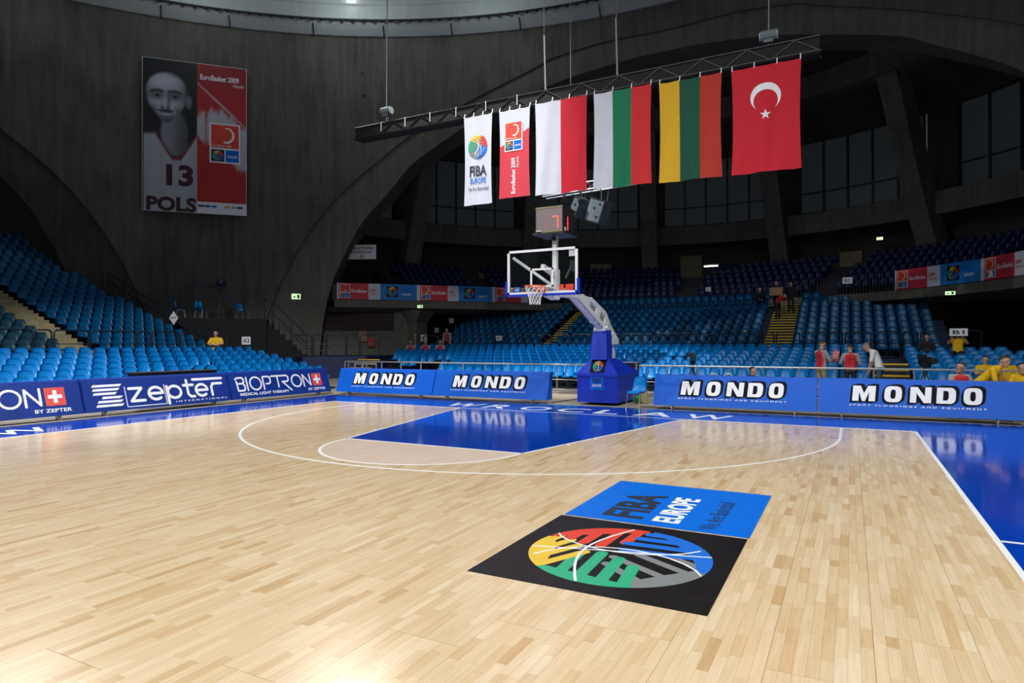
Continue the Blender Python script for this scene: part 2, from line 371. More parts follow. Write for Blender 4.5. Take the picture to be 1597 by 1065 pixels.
line((-7.55, .0), (7.55, .0)); line((7.52, .02), (7.52, WY0)); line((-7.52, .02), (-7.52, WY0)); line((7.5, -9.15), (7.75, -9.15)); line((7.55, -7.95), (7.9, -7.95))
line((-3, 0), (-1.8, -5.8)); line((3, 0), (1.8, -5.8)); line((-1.8, -5.8), (1.8, -5.8))
arcl((0, -5.8), 1.78, 180, 360)
arcl((0, -1.575), 6.22, 180, 360, n=90); line((6.22, -1.575), (6.22, 0)); line((-6.22, -1.575), (-6.22, 0))
for sx in (-1, 1):
    for yy in (-1.75, -2.95, -3.8, -4.65):
        xx = 3 + (yy / 5.8) * 1.2
        line((sx * xx, yy), (sx * (xx + .1), yy), .06)
for ch, u0 in zip('WROCLAW', (706, 775, 842, 900, 958, 1020, 1098)):
    c = at_z(u0, 640, 0)
for i, ch in enumerate('WROCLAW'):
    wx = (1.0, .72, .85, .8, .62, .95, 1.05)[i]; cx = (-3.35, -2.2, -1.08, -.02, .98, 2.15, 3.4)[i]
    MB().text(ch, lambda a, b: (a, b, bz + .001), cx - wx / 2, .3, wx, .92, offset=.012).build('lettering', 'line', floor)
MB().text('W', lambda a, b: (-7.9 - b, a, bz + .001), -8.6, 0, 1.1, .8, offset=.012).build('lettering', 'line', floor)

# ---- arches and drum wall
OUT = [(0, 18.0), (6, 18.0), (11, 17.55), (12.5, 17.2), (18.1, 15.9), (22.2, 14.75), (25.6, 13.65), (28.3, 12.45), (32.2, 10.55), (34.6, 8.95), (36.8, 7.0), (38.8, 4.6), (40, 2.5), (41, 0)]
INN = [(0, 16.95), (3.3, 16.9), (8.5, 16.5), (12.5, 15.9), (18.1, 14.8), (20.6, 13.95), (23.7, 12.8), (25.8, 11.85), (27.4, 10.7), (30, 9.05), (31.4, 7.8), (33.3, 5.4), (34.3, 3.0), (34.8, 0)]
def smooth_curve(T):
    out = []
    for i in range(len(T) - 1):
        p0 = T[max(i - 1, 0)]; p1 = T[i]; p2 = T[i + 1]; p3 = T[min(i + 2, len(T) - 1)]
        if i == 0: p0 = (-T[1][0], T[1][1])
        for k in range(4):
            t = k / 4
            out.append(tuple(.5 * (2 * p1[j] + (p2[j] - p0[j]) * t + (2 * p0[j] - 5 * p1[j] + 4 * p2[j] - p3[j]) * t * t + (3 * p1[j] - p0[j] - 3 * p2[j] + p3[j]) * t ** 3) for j in (0, 1)))
    return out + [T[-1]]
OUT = smooth_curve(OUT); INN = smooth_curve(INN)
def cp(az, z, r=RH): return Vector((O.x + r * math.cos(R_(az)), O.y + r * math.sin(R_(az)), z))
ZT = 19.4
def arch(azc, name, s0=-1, s1=1):
    mb = MB(); ln = MB()
    for sgn in (s0, s1):
        n = len(OUT); r0, r1 = RH + .12, RH + 2.2
        for i in range(n - 1):
            o1, o2, i1, i2 = OUT[i], OUT[i + 1], INN[i], INN[i + 1]
            a = [cp(azc + sgn * o1[0], o1[1], r0), cp(azc + sgn * o2[0], o2[1], r0), cp(azc + sgn * i2[0], i2[1], r0), cp(azc + sgn * i1[0], i1[1], r0)]
            b = [cp(azc + sgn * i1[0], i1[1], r1), cp(azc + sgn * i2[0], i2[1], r1), cp(azc + sgn * o2[0], o2[1], r1), cp(azc + sgn * o1[0], o1[1], r1)]
            mb.add(a, [(0, 1, 2, 3)]); mb.add([a[3], a[2], b[1], b[0]], [(0, 1, 2, 3)]); mb.add(b, [(0, 1, 2, 3)])
            ln.add([cp(azc + sgn * o1[0], o1[1], RH - .02), cp(azc + sgn * o2[0], o2[1], RH - .02), cp(azc + sgn * o2[0], o2[1], r0 + .01), cp(azc + sgn * o1[0], o1[1], r0 + .01)], [(0, 1, 2, 3)])
    w = struct(mb.build(name, 'concrete_arch'))
    ln.build('edge_joint', 'rust_line', w)
    return w
arch(90, 'wall_arch_north'); arch(180, 'wall_arch_west', -1, -1)
mb = MB()
def wallcol(azc, sgn):
    for i in range(len(OUT) - 1):
        a1, z1 = OUT[i]; a2, z2 = OUT[i + 1]
        mb.add([cp(azc + sgn * a1, z1), cp(azc + sgn * a2, z2), cp(azc + sgn * a2, ZT + .3), cp(azc + sgn * a1, ZT + .3)], [(0, 1, 2, 3)])
wallcol(90, 1); wallcol(90, -1); wallcol(180, -1)
for i in range(8):
    a1, a2 = 131 + i, 132 + i; mb.add([cp(a1, 0), cp(a2, 0), cp(a2, ZT + .3), cp(a1, ZT + .3)], [(0, 1, 2, 3)])
struct(mb.build('wall_drum', 'concrete'))
# ---- ring beam of the dome
ring_prof = [(RH + .05, 19.35), (RH - .25, 19.3), (31.35, 19.72), (31.2, 19.72), (31.15, 19.82), (31.15, 20.5), (31.0, 20.55), (31.0, 20.75), (31.6, 20.8), (31.6, 23), (32.6, 23)]
mb = MB(); n = 120
for k in range(n):
    a1, a2 = 30 + 150 * k / n, 30 + 150 * (k + 1) / n
    for (r1, z1), (r2, z2) in zip(ring_prof[:-1], ring_prof[1:]):
        mb.add([cp(a1, z1, r1), cp(a2, z1, r1), cp(a2, z2, r2), cp(a1, z2, r2)], [(0, 1, 2, 3)])
ring = struct(mb.build('trim_ring', 'concrete_ring'))
mb = MB(); mb.tube([cp(30 + 1.5 * k, 19.7, 31.1) for k in range(101)], .05, 5).tube([cp(30 + 1.5 * k, 20.9, 31.0) for k in range(101)], .03, 5)
mb.build('cable_tray', 'dark_metal', ring)
lm = MB(); lm.cyl((0, 0, 0), (0, 0, -.09), .07, .09, 8); lm = lm.mesh('bulb'); lm.materials.append(MATS['dark_metal'])
for k in range(62):
    az = 88 + k * 1.0; o = link('lamp_holder', lm, ring); o.location = cp(az, 19.68, 31.08)
for az in (96, 104, 111, 118, 125, 133, 139):   # hanging cables under the ring
    MB().tube([cp(az, 19.6, 31.5), cp(az + .05, 19.35, 31.9), cp(az + .1, 19.2, 32.2)], .03, 5).build('drip_pipe', 'dark_metal', ring)
fx = thing('floodlight_fixture', 'white floodlight fixture glowing at the edge of the dome ring', 'lamp', cp(121, 20.9, 30.8))
p = cp(121, 20.95, 30.8); MB().sph(p, (.35, .35, .22), 12, 8).build('lamp_body', 'rail_white', fx, True); MB().cyl(p + Vector((0, 0, -.2)), p + Vector((0, 0, -.26)), .25, .25, 14).build('lens', 'lamp_white', fx)
MB().bar(p, p + Vector((0, 0, .8)), .06).build('hanger', 'dark_metal', fx)
for az_, pw in ((121, 190), (136, 90), (107, 110), (150, 60)):  # added point lights that brighten the ring and wall; one stands by the fixture
    ld = bpy.data.lights.new('ring_fill_light', 'POINT'); ld.energy = pw; ld.shadow_soft_size = .25; ld.color = (.85, .95, 1); lo = bpy.data.objects.new('ring_fill_light', ld); col.objects.link(lo); lo.location = cp(az_, 19.2, 28.6)

# ---- north apse (behind the basket)
def ap(ang, r, z, c=A): return Vector((c.x + r * math.cos(R_(ang)), c.y + r * math.sin(R_(ang)), z))
def arc_wall(mb, a0, a1, prof, c=A, step=3, closed=True):
    n = max(2, int((a1 - a0) / step))
    P = list(zip(prof, prof[1:] + prof[:1])) if closed else list(zip(prof[:-1], prof[1:]))
    for k in range(n):
        t1, t2 = a0 + (a1 - a0) * k / n, a0 + (a1 - a0) * (k + 1) / n
        for (r1, z1), (r2, z2) in P:
            mb.add([ap(t1, r1, z1, c), ap(t2, r1, z1, c), ap(t2, r2, z2, c), ap(t1, r2, z2, c)], [(0, 1, 2, 3)])
    return mb
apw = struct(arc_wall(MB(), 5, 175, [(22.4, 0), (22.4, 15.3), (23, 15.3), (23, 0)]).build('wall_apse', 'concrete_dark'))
struct(arc_wall(MB(), 10, 170, [(20.2, 8.75), (20.2, 10.0), (22.0, 10.2), (22.4, 8.75)]).build('trim_lower_ring_beam', 'concrete_arch'))
struct(arc_wall(MB(), 10, 170, [(16.5, 16.0), (16.5, 17.3), (17.6, 17.3), (17.6, 16.0)]).build('trim_upper_ring_beam', 'concrete_arch'))
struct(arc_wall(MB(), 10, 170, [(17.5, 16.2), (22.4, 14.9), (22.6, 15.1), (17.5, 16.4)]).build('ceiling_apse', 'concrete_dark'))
def r_in(t): return -25 * math.sin(R_(t)) + math.sqrt(34.7 ** 2 - (25 * math.cos(R_(t))) ** 2)
mb = MB()
for t in range(30, 150, 3):
    for dz in (0, .2):
        q = [(t, 17.0, 17.3 + dz), (t + 3, 17.0, 17.3 + dz), (t + 3, min(16.9, r_in(t + 3)), 18.6 + dz), (t, min(16.9, r_in(t)), 18.6 + dz)]
        mb.add([ap(*k) for k in q], [(0, 1, 2, 3)])
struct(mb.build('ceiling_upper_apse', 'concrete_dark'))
RIB = [(20.6, 0), (20.5, 6.8), (19.8, 8.4), (19.05, 10.1), (18.2, 12.5), (17.35, 15.0), (16.5, 17.0), (15.2, 18.6)]
for k, ang in enumerate((53.2, 77.8, 102.4, 127.0, 151.5)):
    mb = MB(); t = Vector((-math.sin(R_(ang)), math.cos(R_(ang)), 0))
    for (r1, z1), (r2, z2) in zip(RIB[:-1], RIB[1:]):
        q = [ap(ang, r + dr, z) + t * s for r, z in ((r1, z1), (r2, z2)) for dr, s in ((-.1, -.55), (1.1, -.55), (1.1, .55), (-.1, .55))]
        mb.add(q, [(0, 1, 5, 4), (1, 2, 6, 5), (2, 3, 7, 6), (3, 0, 4, 7)])
    mb.bx(-.75, .75, -.2, 1.2, 0, 6.2, Matrix.Translation(ap(ang, 20.5, 0)) @ Matrix.Rotation(R_(ang - 90), 4, 'Z'))
    struct(mb.build('wall_rib_%d' % (k + 1), 'concrete_arch'))
# windows of the apse: frame with mullions and panes
mat('blind', (.30, .36, .40), .9, var=.2, scale=.6, emit=.1)  # faint emission stands in for daylight coming through the closed blinds
wn = 0
for k, (a0, a1) in enumerate(((29, 50.5), (55.5, 75.2), (80.2, 99.8), (104.8, 124.4), (129.4, 149), (153.8, 170))):
    wn += 1; w = struct(link('window_%d' % wn, None)); w.location = ap((a0 + a1) / 2, 21.6, 10.2)
    f = MB(); nb = 5 if k not in (5,) else 4
    for i in range(nb + 1):
        t = a0 + (a1 - a0) * i / nb; f.bar(ap(t, 21.5, 10.2), ap(t, 21.5, 14.9), .11, .11, ap(t, 1, 0) - A)
    for z in (10.25, 11.55, 14.85):
        for i in range(nb): f.bar(ap(a0 + (a1 - a0) * i / nb, 21.5, z), ap(a0 + (a1 - a0) * (i + 1) / nb, 21.5, z), .09, .09)
    f.build('window_frame', 'dark_metal', w)
    arc_wall(MB(), a0, a1, [(21.75, 10.2), (21.75, 14.9), (21.8, 14.9), (21.8, 10.2)], step=2).build('blind', 'blind', w)
    for i in range(nb):
        t1, t2 = a0 + (a1 - a0) * i / nb, a0 + (a1 - a0) * (i + 1) / nb
        for z1, z2 in ((10.25, 11.55), (11.55, 14.85)):
            MB().prism([(t1, z1), (t2, z1), (t2, z2), (t1, z2)], lambda a, z: ap(a, 21.55, z), lambda a, z: ap(a, 21.58, z)).build('pane', 'window_glass', w)
# floor lamps / beige patches on the gallery back wall
for a0, a1, z0, z1, m in ((66, 69.5, 5.6, 7.6, 'wall_beige'), (88, 91.6, 5.0, 7.0, 'wall_beige'), (93, 97, 6.6, 8.2, 'wall_beige'), (132, 136, 5.4, 7.2, 'wall_beige'), (142, 146, 5.5, 7.2, 'wall_beige'), (110, 114, 6.4, 7.8, 'wall_beige'), (59, 63, 6.2, 7.8, 'grille')):
    arc_wall(MB(), a0, a1, [(22.3, z0), (22.3, z1), (22.45, z1), (22.45, z0)], step=1).build('wall_panel', m, apw)
# ---- west apse, seen only as a dark hollow under the left arch
AW = Vector((-27, -14, 0))
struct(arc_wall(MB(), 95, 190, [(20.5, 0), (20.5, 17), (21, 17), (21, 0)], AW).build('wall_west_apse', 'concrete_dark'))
mb = MB()
for t in range(115, 190, 3):
    q = [(t, 20.6, 15.5), (t + 3, 20.6, 15.5), (t + 3, min(20.4, r_in(t - 87)), 18.6), (t, min(20.4, r_in(t - 90)), 18.6)]
    mb.add([ap(a_, r_, z_, AW) for a_, r_, z_ in q], [(0, 1, 2, 3)])
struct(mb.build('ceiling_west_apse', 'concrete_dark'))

# ---- raised deck behind the courtside stands
deck = [(-16.75, -12), (-16.75, 6.2), (-18.2, 9.2), (-15.9, 11.4), (-16.6, 15.35), (14, 15.35), (18, 22), (10, 30), (-14, 30), (-20, 24), (-21, 13), (-26, 9.5), (-40, 3.6), (-44, -12)]
struct(flat('floor_deck', deck, 'stand_blue', 1.1, None, -.02))
# ---- balcony, its front edge a curve r(angle) about the apse centre
BC = [(10, 14.9), (18.1, 14.9), (43.9, 14.4), (70, 14.5), (90, 14.6), (112, 14.2), (133.5, 13.8), (149.8, 14.1), (163.9, 15.5), (171, 16.8), (178, 18.6)]
def br(t): return float(np.interp(t, [a for a, b in BC], [b for a, b in BC]))
BCs = [(t, np.mean([br(t + d) for d in (-6, -4, -2, 0, 2, 4, 6)])) for t in range(10, 179, 2)]
def br(t): return float(np.interp(t, [a for a, b in BCs], [b for a, b in BCs]))
def bp_(t, dr, z): return ap(t, br(t) + dr, z)
def arc_b(mb, a0, a1, prof, step=2):
    n = max(2, int((a1 - a0) / step))
    for k in range(n):
        t1, t2 = a0 + (a1 - a0) * k / n, a0 + (a1 - a0) * (k + 1) / n
        g = lambda t, r, z: ap(t, r, z) if r > 10 else bp_(t, r, z)
        for (r1, z1), (r2, z2) in zip(prof, prof[1:] + prof[:1]):
            mb.add([g(t1, r1, z1), g(t2, r1, z1), g(t2, r2, z2), g(t1, r2, z2)], [(0, 1, 2, 3)])
    return mb
def ang_of(u):
    best = min((abs(proj(bp_(t / 10, 0, 4.8))[0] - u), t / 10) for t in range(120, 1780)); return best[1]
aL0, aL1, aR0, aR1 = ang_of(525), ang_of(824), ang_of(1396), ang_of(1640)
bal = struct(arc_b(MB(), 12, 174, [(0, 3.85), (0, 4.28), (22.4, 4.28), (22.4, 3.95), (1.0, 3.6)]).build('floor_balcony', 'concrete_arch'))
struct(arc_b(MB(), aL1, 174, [(.05, 4.28), (.05, 5.12), (.2, 5.12), (.2, 4.28)]).build('wall_parapet_left', 'concrete_dark'))
struct(arc_b(MB(), 12, aR0, [(.05, 4.28), (.05, 5.12), (.2, 5.12), (.2, 4.28)]).build('wall_parapet_right', 'concrete_dark'))
# ================================================================== seats
def seat_mesh(name, m, nu=4, low=False):
    prof = [(.02, .40), (.06, .43), (.22, .415), (.36, .42), (.42, .47), (.455, .58), (.485, .72), (.50, .84)] if not low else [(.03, .42), (.36, .42), (.43, .50), (.50, .84)]
    wd = [.32, .39, .415, .42, .42, .41, .385, .30] if not low else [.40, .42, .42, .31]
    mb = MB(); th = .022
    if not low: prof = prof[:-1] + [(.498, .80), (.503, .84)]; wd = wd[:-1] + [.34, .23]
    n = len(prof)
    def pt(i, j, back):
        y, z = prof[j]; s = (i / nu - .5) * 2
        a = prof[min(j + 1, n - 1)]; b = prof[max(j - 1, 0)]; d = Vector((0, a[0] - b[0], a[1] - b[1])).normalized()
        nn = Vector((0, d.z, -d.y)); dish = .03 * (s * s)
        return Vector((s * wd[j] / 2, y, z)) + nn * (th if back else 0) - nn * dish * (1 if .05 < j / n < .95 else 0)
    for back in (0, 1): mb.grid(nu, n - 1, lambda a, b, back=back: pt(round(a * nu), round(b * (n - 1)), back))
    w = nu + 1; N = w * n
    bd = [i for i in range(w)] + [w * j + nu for j in range(1, n)] + [w * (n - 1) + i for i in range(nu - 1, -1, -1)] + [w * j for j in range(n - 2, 0, -1)]
    mb.f += [(a, b, b + N, a + N) for a, b in zip(bd, bd[1:] + bd[:1])]; mb.m += [0] * len(bd)
    me = mb.mesh(name); me.materials.append(MATS[m]); me.shade_smooth()
    return me
SM = {k: (seat_mesh('stadium_seat', k), seat_mesh('seat_rows', k, 2, True)) for k in ('seat_light', 'seat_mid_dimmed', 'seat_navy', 'seat_teal')}
brk = MB().bar((0, .22, .0), (0, .22, .40), .05).bx(-.16, .16, .08, .36, .385, .405); brk = brk.mesh('bracket'); brk.materials.append(MATS['dark_metal'])
def lay(seats, kind, group, stuffname, stufflabel, limit=300, bracket=False, name='shell_chair'):
    """seats: list of (pos, rotz, label)"""
    vis = []
    for s in seats:
        u, v, w = proj(s[0] + Vector((0, 0, .5)))
        if w > 1 and -40 < u < W_ + 40: vis.append((w, u, s))
    vis.sort(key=lambda t: (not (-5 < t[1] < W_ + 5), t[0]))
    for w, u, (p, rz, lab) in vis[:limit]:
        o = link(name, SM[kind][0]); o.location = p; o.rotation_euler = (0, 0, rz); tag(o, lab, 'seat', group)
        if bracket:
            b = bpy.data.objects.new('bracket', brk); col.objects.link(b); b.parent = o
    rest = vis[limit:]
    if rest:
        src = SM[kind][1]; V = np.array([v.co[:] for v in src.vertices]); Fs = [tuple(p.vertices) for p in src.polygons]; nv = len(V)
        vs = []; fs = []
        for k, (w, u, (p, rz, lab)) in enumerate(rest):
            c, s_ = math.cos(rz), math.sin(rz)
            Q = V @ np.array([[c, s_, 0], [-s_, c, 0], [0, 0, 1]]) + np.array(p[:])
            vs.append(Q); fs += [tuple(i + k * nv for i in f) for f in Fs]
        me = bpy.data.meshes.new(stuffname); me.from_pydata(np.concatenate(vs).tolist(), [], fs); me.materials.append(MATS[kind]); me.shade_smooth()
        tag(link(stuffname, me), stufflabel, 'seats', kind='stuff')
def stand(name, label, rows, m, parts='tier'):
    """rows: list of (list of boxes) each box (x0,x1,y0,y1,z0,z1)"""
    c = rows[0][0]; t = thing(name, label, 'stand', ((c[0] + c[1]) / 2, (c[2] + c[3]) / 2, c[4]))
    for r in rows:
        mb = MB()
        for b in r: mb.bx(*b)
        mb.build(parts, m, t)
    return t
rr = random.Random(11)
# -- left courtside stand: rows parallel to the sideline
L = []; rows = []
for k in range(6):
    x = -11.75 - .8 * k; z = .05 + .15 * k
    rows.append([(x - .75, x + .05, -9.2, 4.55, -.02, z)])
    n = 0; y = 4.2
    while y > -9:
        n += 1
        gone = (k in (1, 2) and n in (14, 15) and k == 1) or (k == 2 and n in (9, 10)) or (k == 0 and n in (5, 6))
        if not gone:
            L.append((Vector((x + .02 - .08, y, z)), R_(90), 'light blue seat, %s row of left courtside stand, %s from far end' % (nth(k + 1), nth(n))))
        y -= .47
stand('courtside_stand', 'low stepped stand of light blue seats behind the dark blue boards', rows, 'stand_dark')
# -- courtside stand behind the basket
xl = [-10, -10.4, -13.2, -14.2, -15, -15.5, -15.8, -16.1]
rows = []
for k in range(8):
    y = 8.6 + .86 * k; z = .02 + .125 * k
    rows.append([(xl[k] - .25, 7.0, y, y + .86, -.02, z)])
    n = 0; x = 6.75
    while x > xl[k]:
        n += 1
        skip = (k in (2, 3) and -12.2 < x < -10.4 and k == 2) or (k == 3 and -11.6 < x < -10.9) or (k == 4 and -.6 < x < .9) or (k == 5 and -.9 < x < 0.2) or (k == 3 and -2.4 < x < -.6) or (k == 2 and -3 < x < -.9)
        if not skip:
            L.append((Vector((x, y + .1, z)), 0, 'light blue seat behind the basket, %s row, %s from the right stair' % (nth(k + 1), nth(n))))
        x -= .47
stand('courtside_stand', 'long low stand of light blue seats behind the basket and railing', rows, 'stand_dark')
rows = []
for k in range(7):
    y = 8.6 + .86 * k; z = .02 + .125 * k; xe = (13.5, 13.5, 13, 12.6, 12.2, 11.8, 11.4)[k]
    rows.append([(8.15, xe + .3, y, y + .86, -.02, z)])
    n = 0; x = 8.45
    while x < xe:
        n += 1; L.append((Vector((x, y + .1, z)), 0, 'light blue seat right of the yellow stair, %s row, %s from stair' % (nth(k + 1), nth(n)))); x += .47
stand('courtside_stand', 'low stand of light blue seats right of the yellow stair, stewards sitting there', rows, 'stand_dark')
lay(L, 'seat_light', 'light blue courtside seats', 'seat_rows', 'farther light blue seats of the courtside stands', bracket=True)
# -- tier behind the basket
M_ = []; rows = []
def inA(p): return (Vector(p[:2]).to_3d() - A).length
for k in range(10):
    y = 16.3 + .72 * k; z = 1.06 + .29 * k
    bs = []
    for x0, x1 in ((-15.6, -8.65), (-7.85, 2.75), (4.05, 10.2)):
        xs = [x0 + i * .2 for i in range(int((x1 - x0) / .2) + 1)]
        ok = [x for x in xs if not (inA((x, y + .7)) > 14.4 and z + .9 > 3.75)]
        if ok: bs.append((min(ok), max(ok) + .2 if max(ok) + .2 < x1 else x1, y, y + .72, 1.08, z))
    rows.append(bs)
    for blk, x0, x1, w in (('left', -15.2, -8.8, 'left of the narrow stair'), ('mid', -7.6, 2.6, 'between the two stairs'), ('right', 4.3, 9.8, 'right of the wide yellow stair')):
        n = 0; x = x0
        while x < x1:
            n += 1
            if not (inA((x, y + .5)) > 14.2 and z + .85 > 3.7):
                M_.append((Vector((x, y + .1, z)), 0, 'blue tier seat %s, %s row, %s from left' % (w, nth(k + 1), nth(n))))
            x += .47
stand('seating_tier', 'stepped tier of blue seats under the balcony behind the basket', rows, 'stand_blue')
# -- tier on the left, rising under the left arch
rows = []; T_ = []
for k in range(19):
    x = -18.9 - .75 * k; z = 1.12 + .235 * k + .0045 * k * k
    ymax = 4.5 if k < 9 else (4.2 if x > -28 else 3.4)
    rows.append([(x - .75, x, -12, -1.5, 1.08, z), (x - .75, x, -.2, ymax + .2, 1.08, z)])
    for side, ys in (('far', [.1 + i * .47 for i in range(11)]), ('near', [-1.75 - i * .47 for i in range(20)])):
        for n, y in enumerate(ys):
            if y > ymax: continue
            (M_ if side == 'far' else T_).append((Vector((x - .1, y, z)), R_(90), '%s left tier seat, %s row, %s seat %s the beige stair' % ('dark blue' if side == 'far' else 'dark teal', nth(k + 1), nth(n + 1), 'beyond' if side == 'far' else 'before')))
stand('seating_tier', 'high stepped tier of dark blue seats rising under the left arch', rows, 'stand_dark')
lay(M_, 'seat_mid_dimmed', 'blue tier seats', 'seat_rows', 'farther blue seats of the upper tiers', name='stadium_chair')
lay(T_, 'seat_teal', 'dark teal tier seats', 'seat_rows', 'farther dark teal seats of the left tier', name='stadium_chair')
# -- balcony seats
N_ = []; rows = []
bst = thing('balcony_stand', 'curved steps of navy seats on the balcony in front of the ribs', 'stand', ap(90, 15.3, 4.3))
for j in range(6):
    r = 15.5 + .76 * j; z = 4.3 + .40 * j
    arc_wall(MB(), 30, 160, [(r - .1, 4.25), (r - .1, z + .01), (r + .7, z + .01), (r + .7, 4.25)]).build('tier', 'stand_dark', bst)
    st = math.degrees(.47 / r); a = 34; n = 0
    while a < 158:
        n += 1
        gap = any(abs(a - g) < 2.6 for g in (64, 93, 120, 140))
        if not gap and not (inA((0, 0)) < 0): N_.append((ap(a, r, z + .01), R_(a - 90), 'navy balcony seat, %s row from the front, %s from the right' % (nth(j + 1), nth(n))))
        a += st
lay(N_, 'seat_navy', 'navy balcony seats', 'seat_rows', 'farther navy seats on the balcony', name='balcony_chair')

# ================================================================== stairs
def stairs(name, label, fn, n, w0, w1, rise, run, z0, body, nose, double=True):
    """fn(s, w, z) -> point, s runs up the flight"""
    t = thing(name, label, 'stairs', fn(0, (w0 + w1) / 2, z0))
    for k in range(n):
        s0, z = k * run, z0 + (k + 1) * rise
        st = MB().prism([(w0, z0 - .02), (w1, z0 - .02), (w1, z), (w0, z)], lambda w, zz: fn(s0, w, zz), lambda w, zz: fn(s0 + run, w, zz)).build('step', body, t)
        if nose: MB().prism([(w0 + .02, z - .045), (w1 - .02, z - .045), (w1 - .02, z + .006), (w0 + .02, z + .006)], lambda w, zz: fn(s0 - .012, w, zz), lambda w, zz: fn(s0 + .07, w, zz)).build('step_nosing', nose, st)
    return t
yfn = lambda y0: (lambda s, w, z: (w, y0 + s, z))
stairs('stairway', 'wide dark stair with yellow step edges between blue seat blocks', yfn(16.2), 19, 2.78, 4.02, .145, .36, 1.08, 'stand_dark', 'yellow_nose')
stairs('stairway', 'narrow stair with yellow step edges under the backboard', yfn(16.2), 18, -8.62, -7.88, .145, .36, 1.08, 'stand_dark', 'yellow_nose')
stairs('stairway', 'short yellow-edged stair at the left end of the stand behind the basket', lambda s, w, z: (w, 9.3 + s, z), 5, -15.7, -14.3, .2, .3, -.02, 'stand_blue', 'yellow_nose')
stairs('stairway', 'small yellow-edged stair beside the man in the white T-shirt', yfn(8.5), 6, 7.08, 8.1, .18, .3, -.02, 'stand_dark', 'yellow_nose')
stairs('stairway', 'beige concrete stair climbing through the left tier', lambda s, w, z: (-18.7 - s, w, z), 34, -1.48, -.22, .15, .4, 1.08, 'beige_step', None)
# ================================================================== advertising boards (wedge section, face leaning back)
def adboard(name, label, p0, d, n, Lg, face_m, edge_m, draw, group='advertising boards'):
    """p0 bottom-left of the face, d along the face (left to right for the viewer), n away from the court"""
    p0, d, n = Vector(p0), Vector(d), Vector(n); z0, z1, lean = .09, .86, .26
    upv = (n * lean + Vector((0, 0, z1 - z0))); Hh = upv.length; upn = upv.normalized(); nm = -(d.cross(upn)) if (d.cross(upn)).dot(n) > 0 else d.cross(upn)
    t = thing(name, label, 'advertising board', p0 + d * Lg / 2, group)
    base = p0 + Vector((0, 0, z0))
    sec = [(0, z0), (lean, z1), (lean + .03, z1 + .035), (lean + .12, z1 + .035), (lean + .14, z1), (lean + .14, z0)]
    body = MB().prism(sec, lambda a, b: p0 + n * a + Vector((0, 0, b)) + d * .006, lambda a, b: p0 + n * a + Vector((0, 0, b)) + d * (Lg - .006)).build('body', face_m, t)
    MB().prism([(lean - .004, z1 - .05), (lean + .026, z1 + .04), (lean + .124, z1 + .04), (lean + .146, z1 - .05)], lambda a, b: p0 + n * a + Vector((0, 0, b)) + d * .004, lambda a, b: p0 + n * a + Vector((0, 0, b)) + d * (Lg - .004)).build('top_roll', edge_m, t)
    for s in (.5, Lg - .5):
        q = p0 + d * s + n * .2
        MB().cyl(q + Vector((0, 0, -.02)), q + Vector((0, 0, z0 + .02)), .025).cyl(q - n * .14 + Vector((0, 0, .035)) - d * .015, q - n * .14 + Vector((0, 0, .035)) + d * .015, .055, n=10).bar(q - n * .14 + Vector((0, 0, .05)), q + Vector((0, 0, .1)), .03).build('foot', 'steel', t)
    f = lambda a, b, c=.003: base + d * a + upn * b + nm * c
    draw(t, f, Lg, Hh)
    return t
def glyph(ch):
    """heavy block letters as lists of polygons in a unit box"""
    if ch == 'M': return [[(0, 0), (0, 1), (.34, 1), (.28, .62), (.28, 0)], [(.34, 1), (.5, .50), (.57, 0), (.43, 0), (.28, .62)], [(.66, 1), (.72, .62), (.57, 0), (.5, .50)], [(.66, 1), (1, 1), (1, 0), (.72, 0), (.72, .62)]]
    if ch == 'N': return [[(0, 0), (0, 1), (.34, 1), (.30, .62), (.30, 0)], [(.34, 1), (.70, .40), (.66, 0), (.30, .62)], [(.70, .40), (.70, 1), (1, 1), (1, 0), (.66, 0)]]
    def se(cx, cy, rx, ry, e, n=28): return [(cx + rx * abs(math.cos(t)) ** e * (1 if math.cos(t) >= 0 else -1), cy + ry * abs(math.sin(t)) ** e * (1 if math.sin(t) >= 0 else -1)) for t in [2 * math.pi * i / n for i in range(n)]]
    o, i = se(.5, .5, .5, .52, .62), se(.5, .5, .15, .30, .7)
    if ch == 'D':
        o = [((x, min(1, max(0, y))) if x > .5 else (0, (1 if y > .5 else 0) if abs(y - .5) > .42 else y)) for x, y in o]; i = [((x - .02), y) if x > .5 else (.34, (.80 if y > .5 else .20) if abs(y - .5) > .2 else y) for x, y in i]
    n = len(o); return [[o[k], o[(k + 1) % n], i[(k + 1) % n], i[k]] for k in range(n)]
def mondo():
    def g(t, f, L, H):
        for i, ch in enumerate('MONDO'):
            w = (.47, .35, .41, .36, .34)[i]; x = .72 + (0, .65, 1.16, 1.67, 2.17)[i]; h = .37; y = H * .38
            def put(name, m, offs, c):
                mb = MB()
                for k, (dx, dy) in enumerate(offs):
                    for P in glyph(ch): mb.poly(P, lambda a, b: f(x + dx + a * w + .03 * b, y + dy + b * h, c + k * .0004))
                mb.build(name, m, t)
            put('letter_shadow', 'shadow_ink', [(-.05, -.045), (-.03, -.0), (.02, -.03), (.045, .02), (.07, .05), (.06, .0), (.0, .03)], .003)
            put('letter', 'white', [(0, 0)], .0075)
        MB().text('S P O R T   F L O O R I N G S   A N D   E Q U I P M E N T', lambda a, b: f(a, b, .004), .66, H * .23, 2.66, .045, offset=.02, shear=.15).build('small_lettering', 'white', t)
    return g
MX = [(-9.52, 'leftmost of the four behind the baseline'), (-5.47, 'just left of the basket base'), (1.68, 'just right of the basket base and blue chair'), (5.70, 'below the standing men at the right photo edge')]
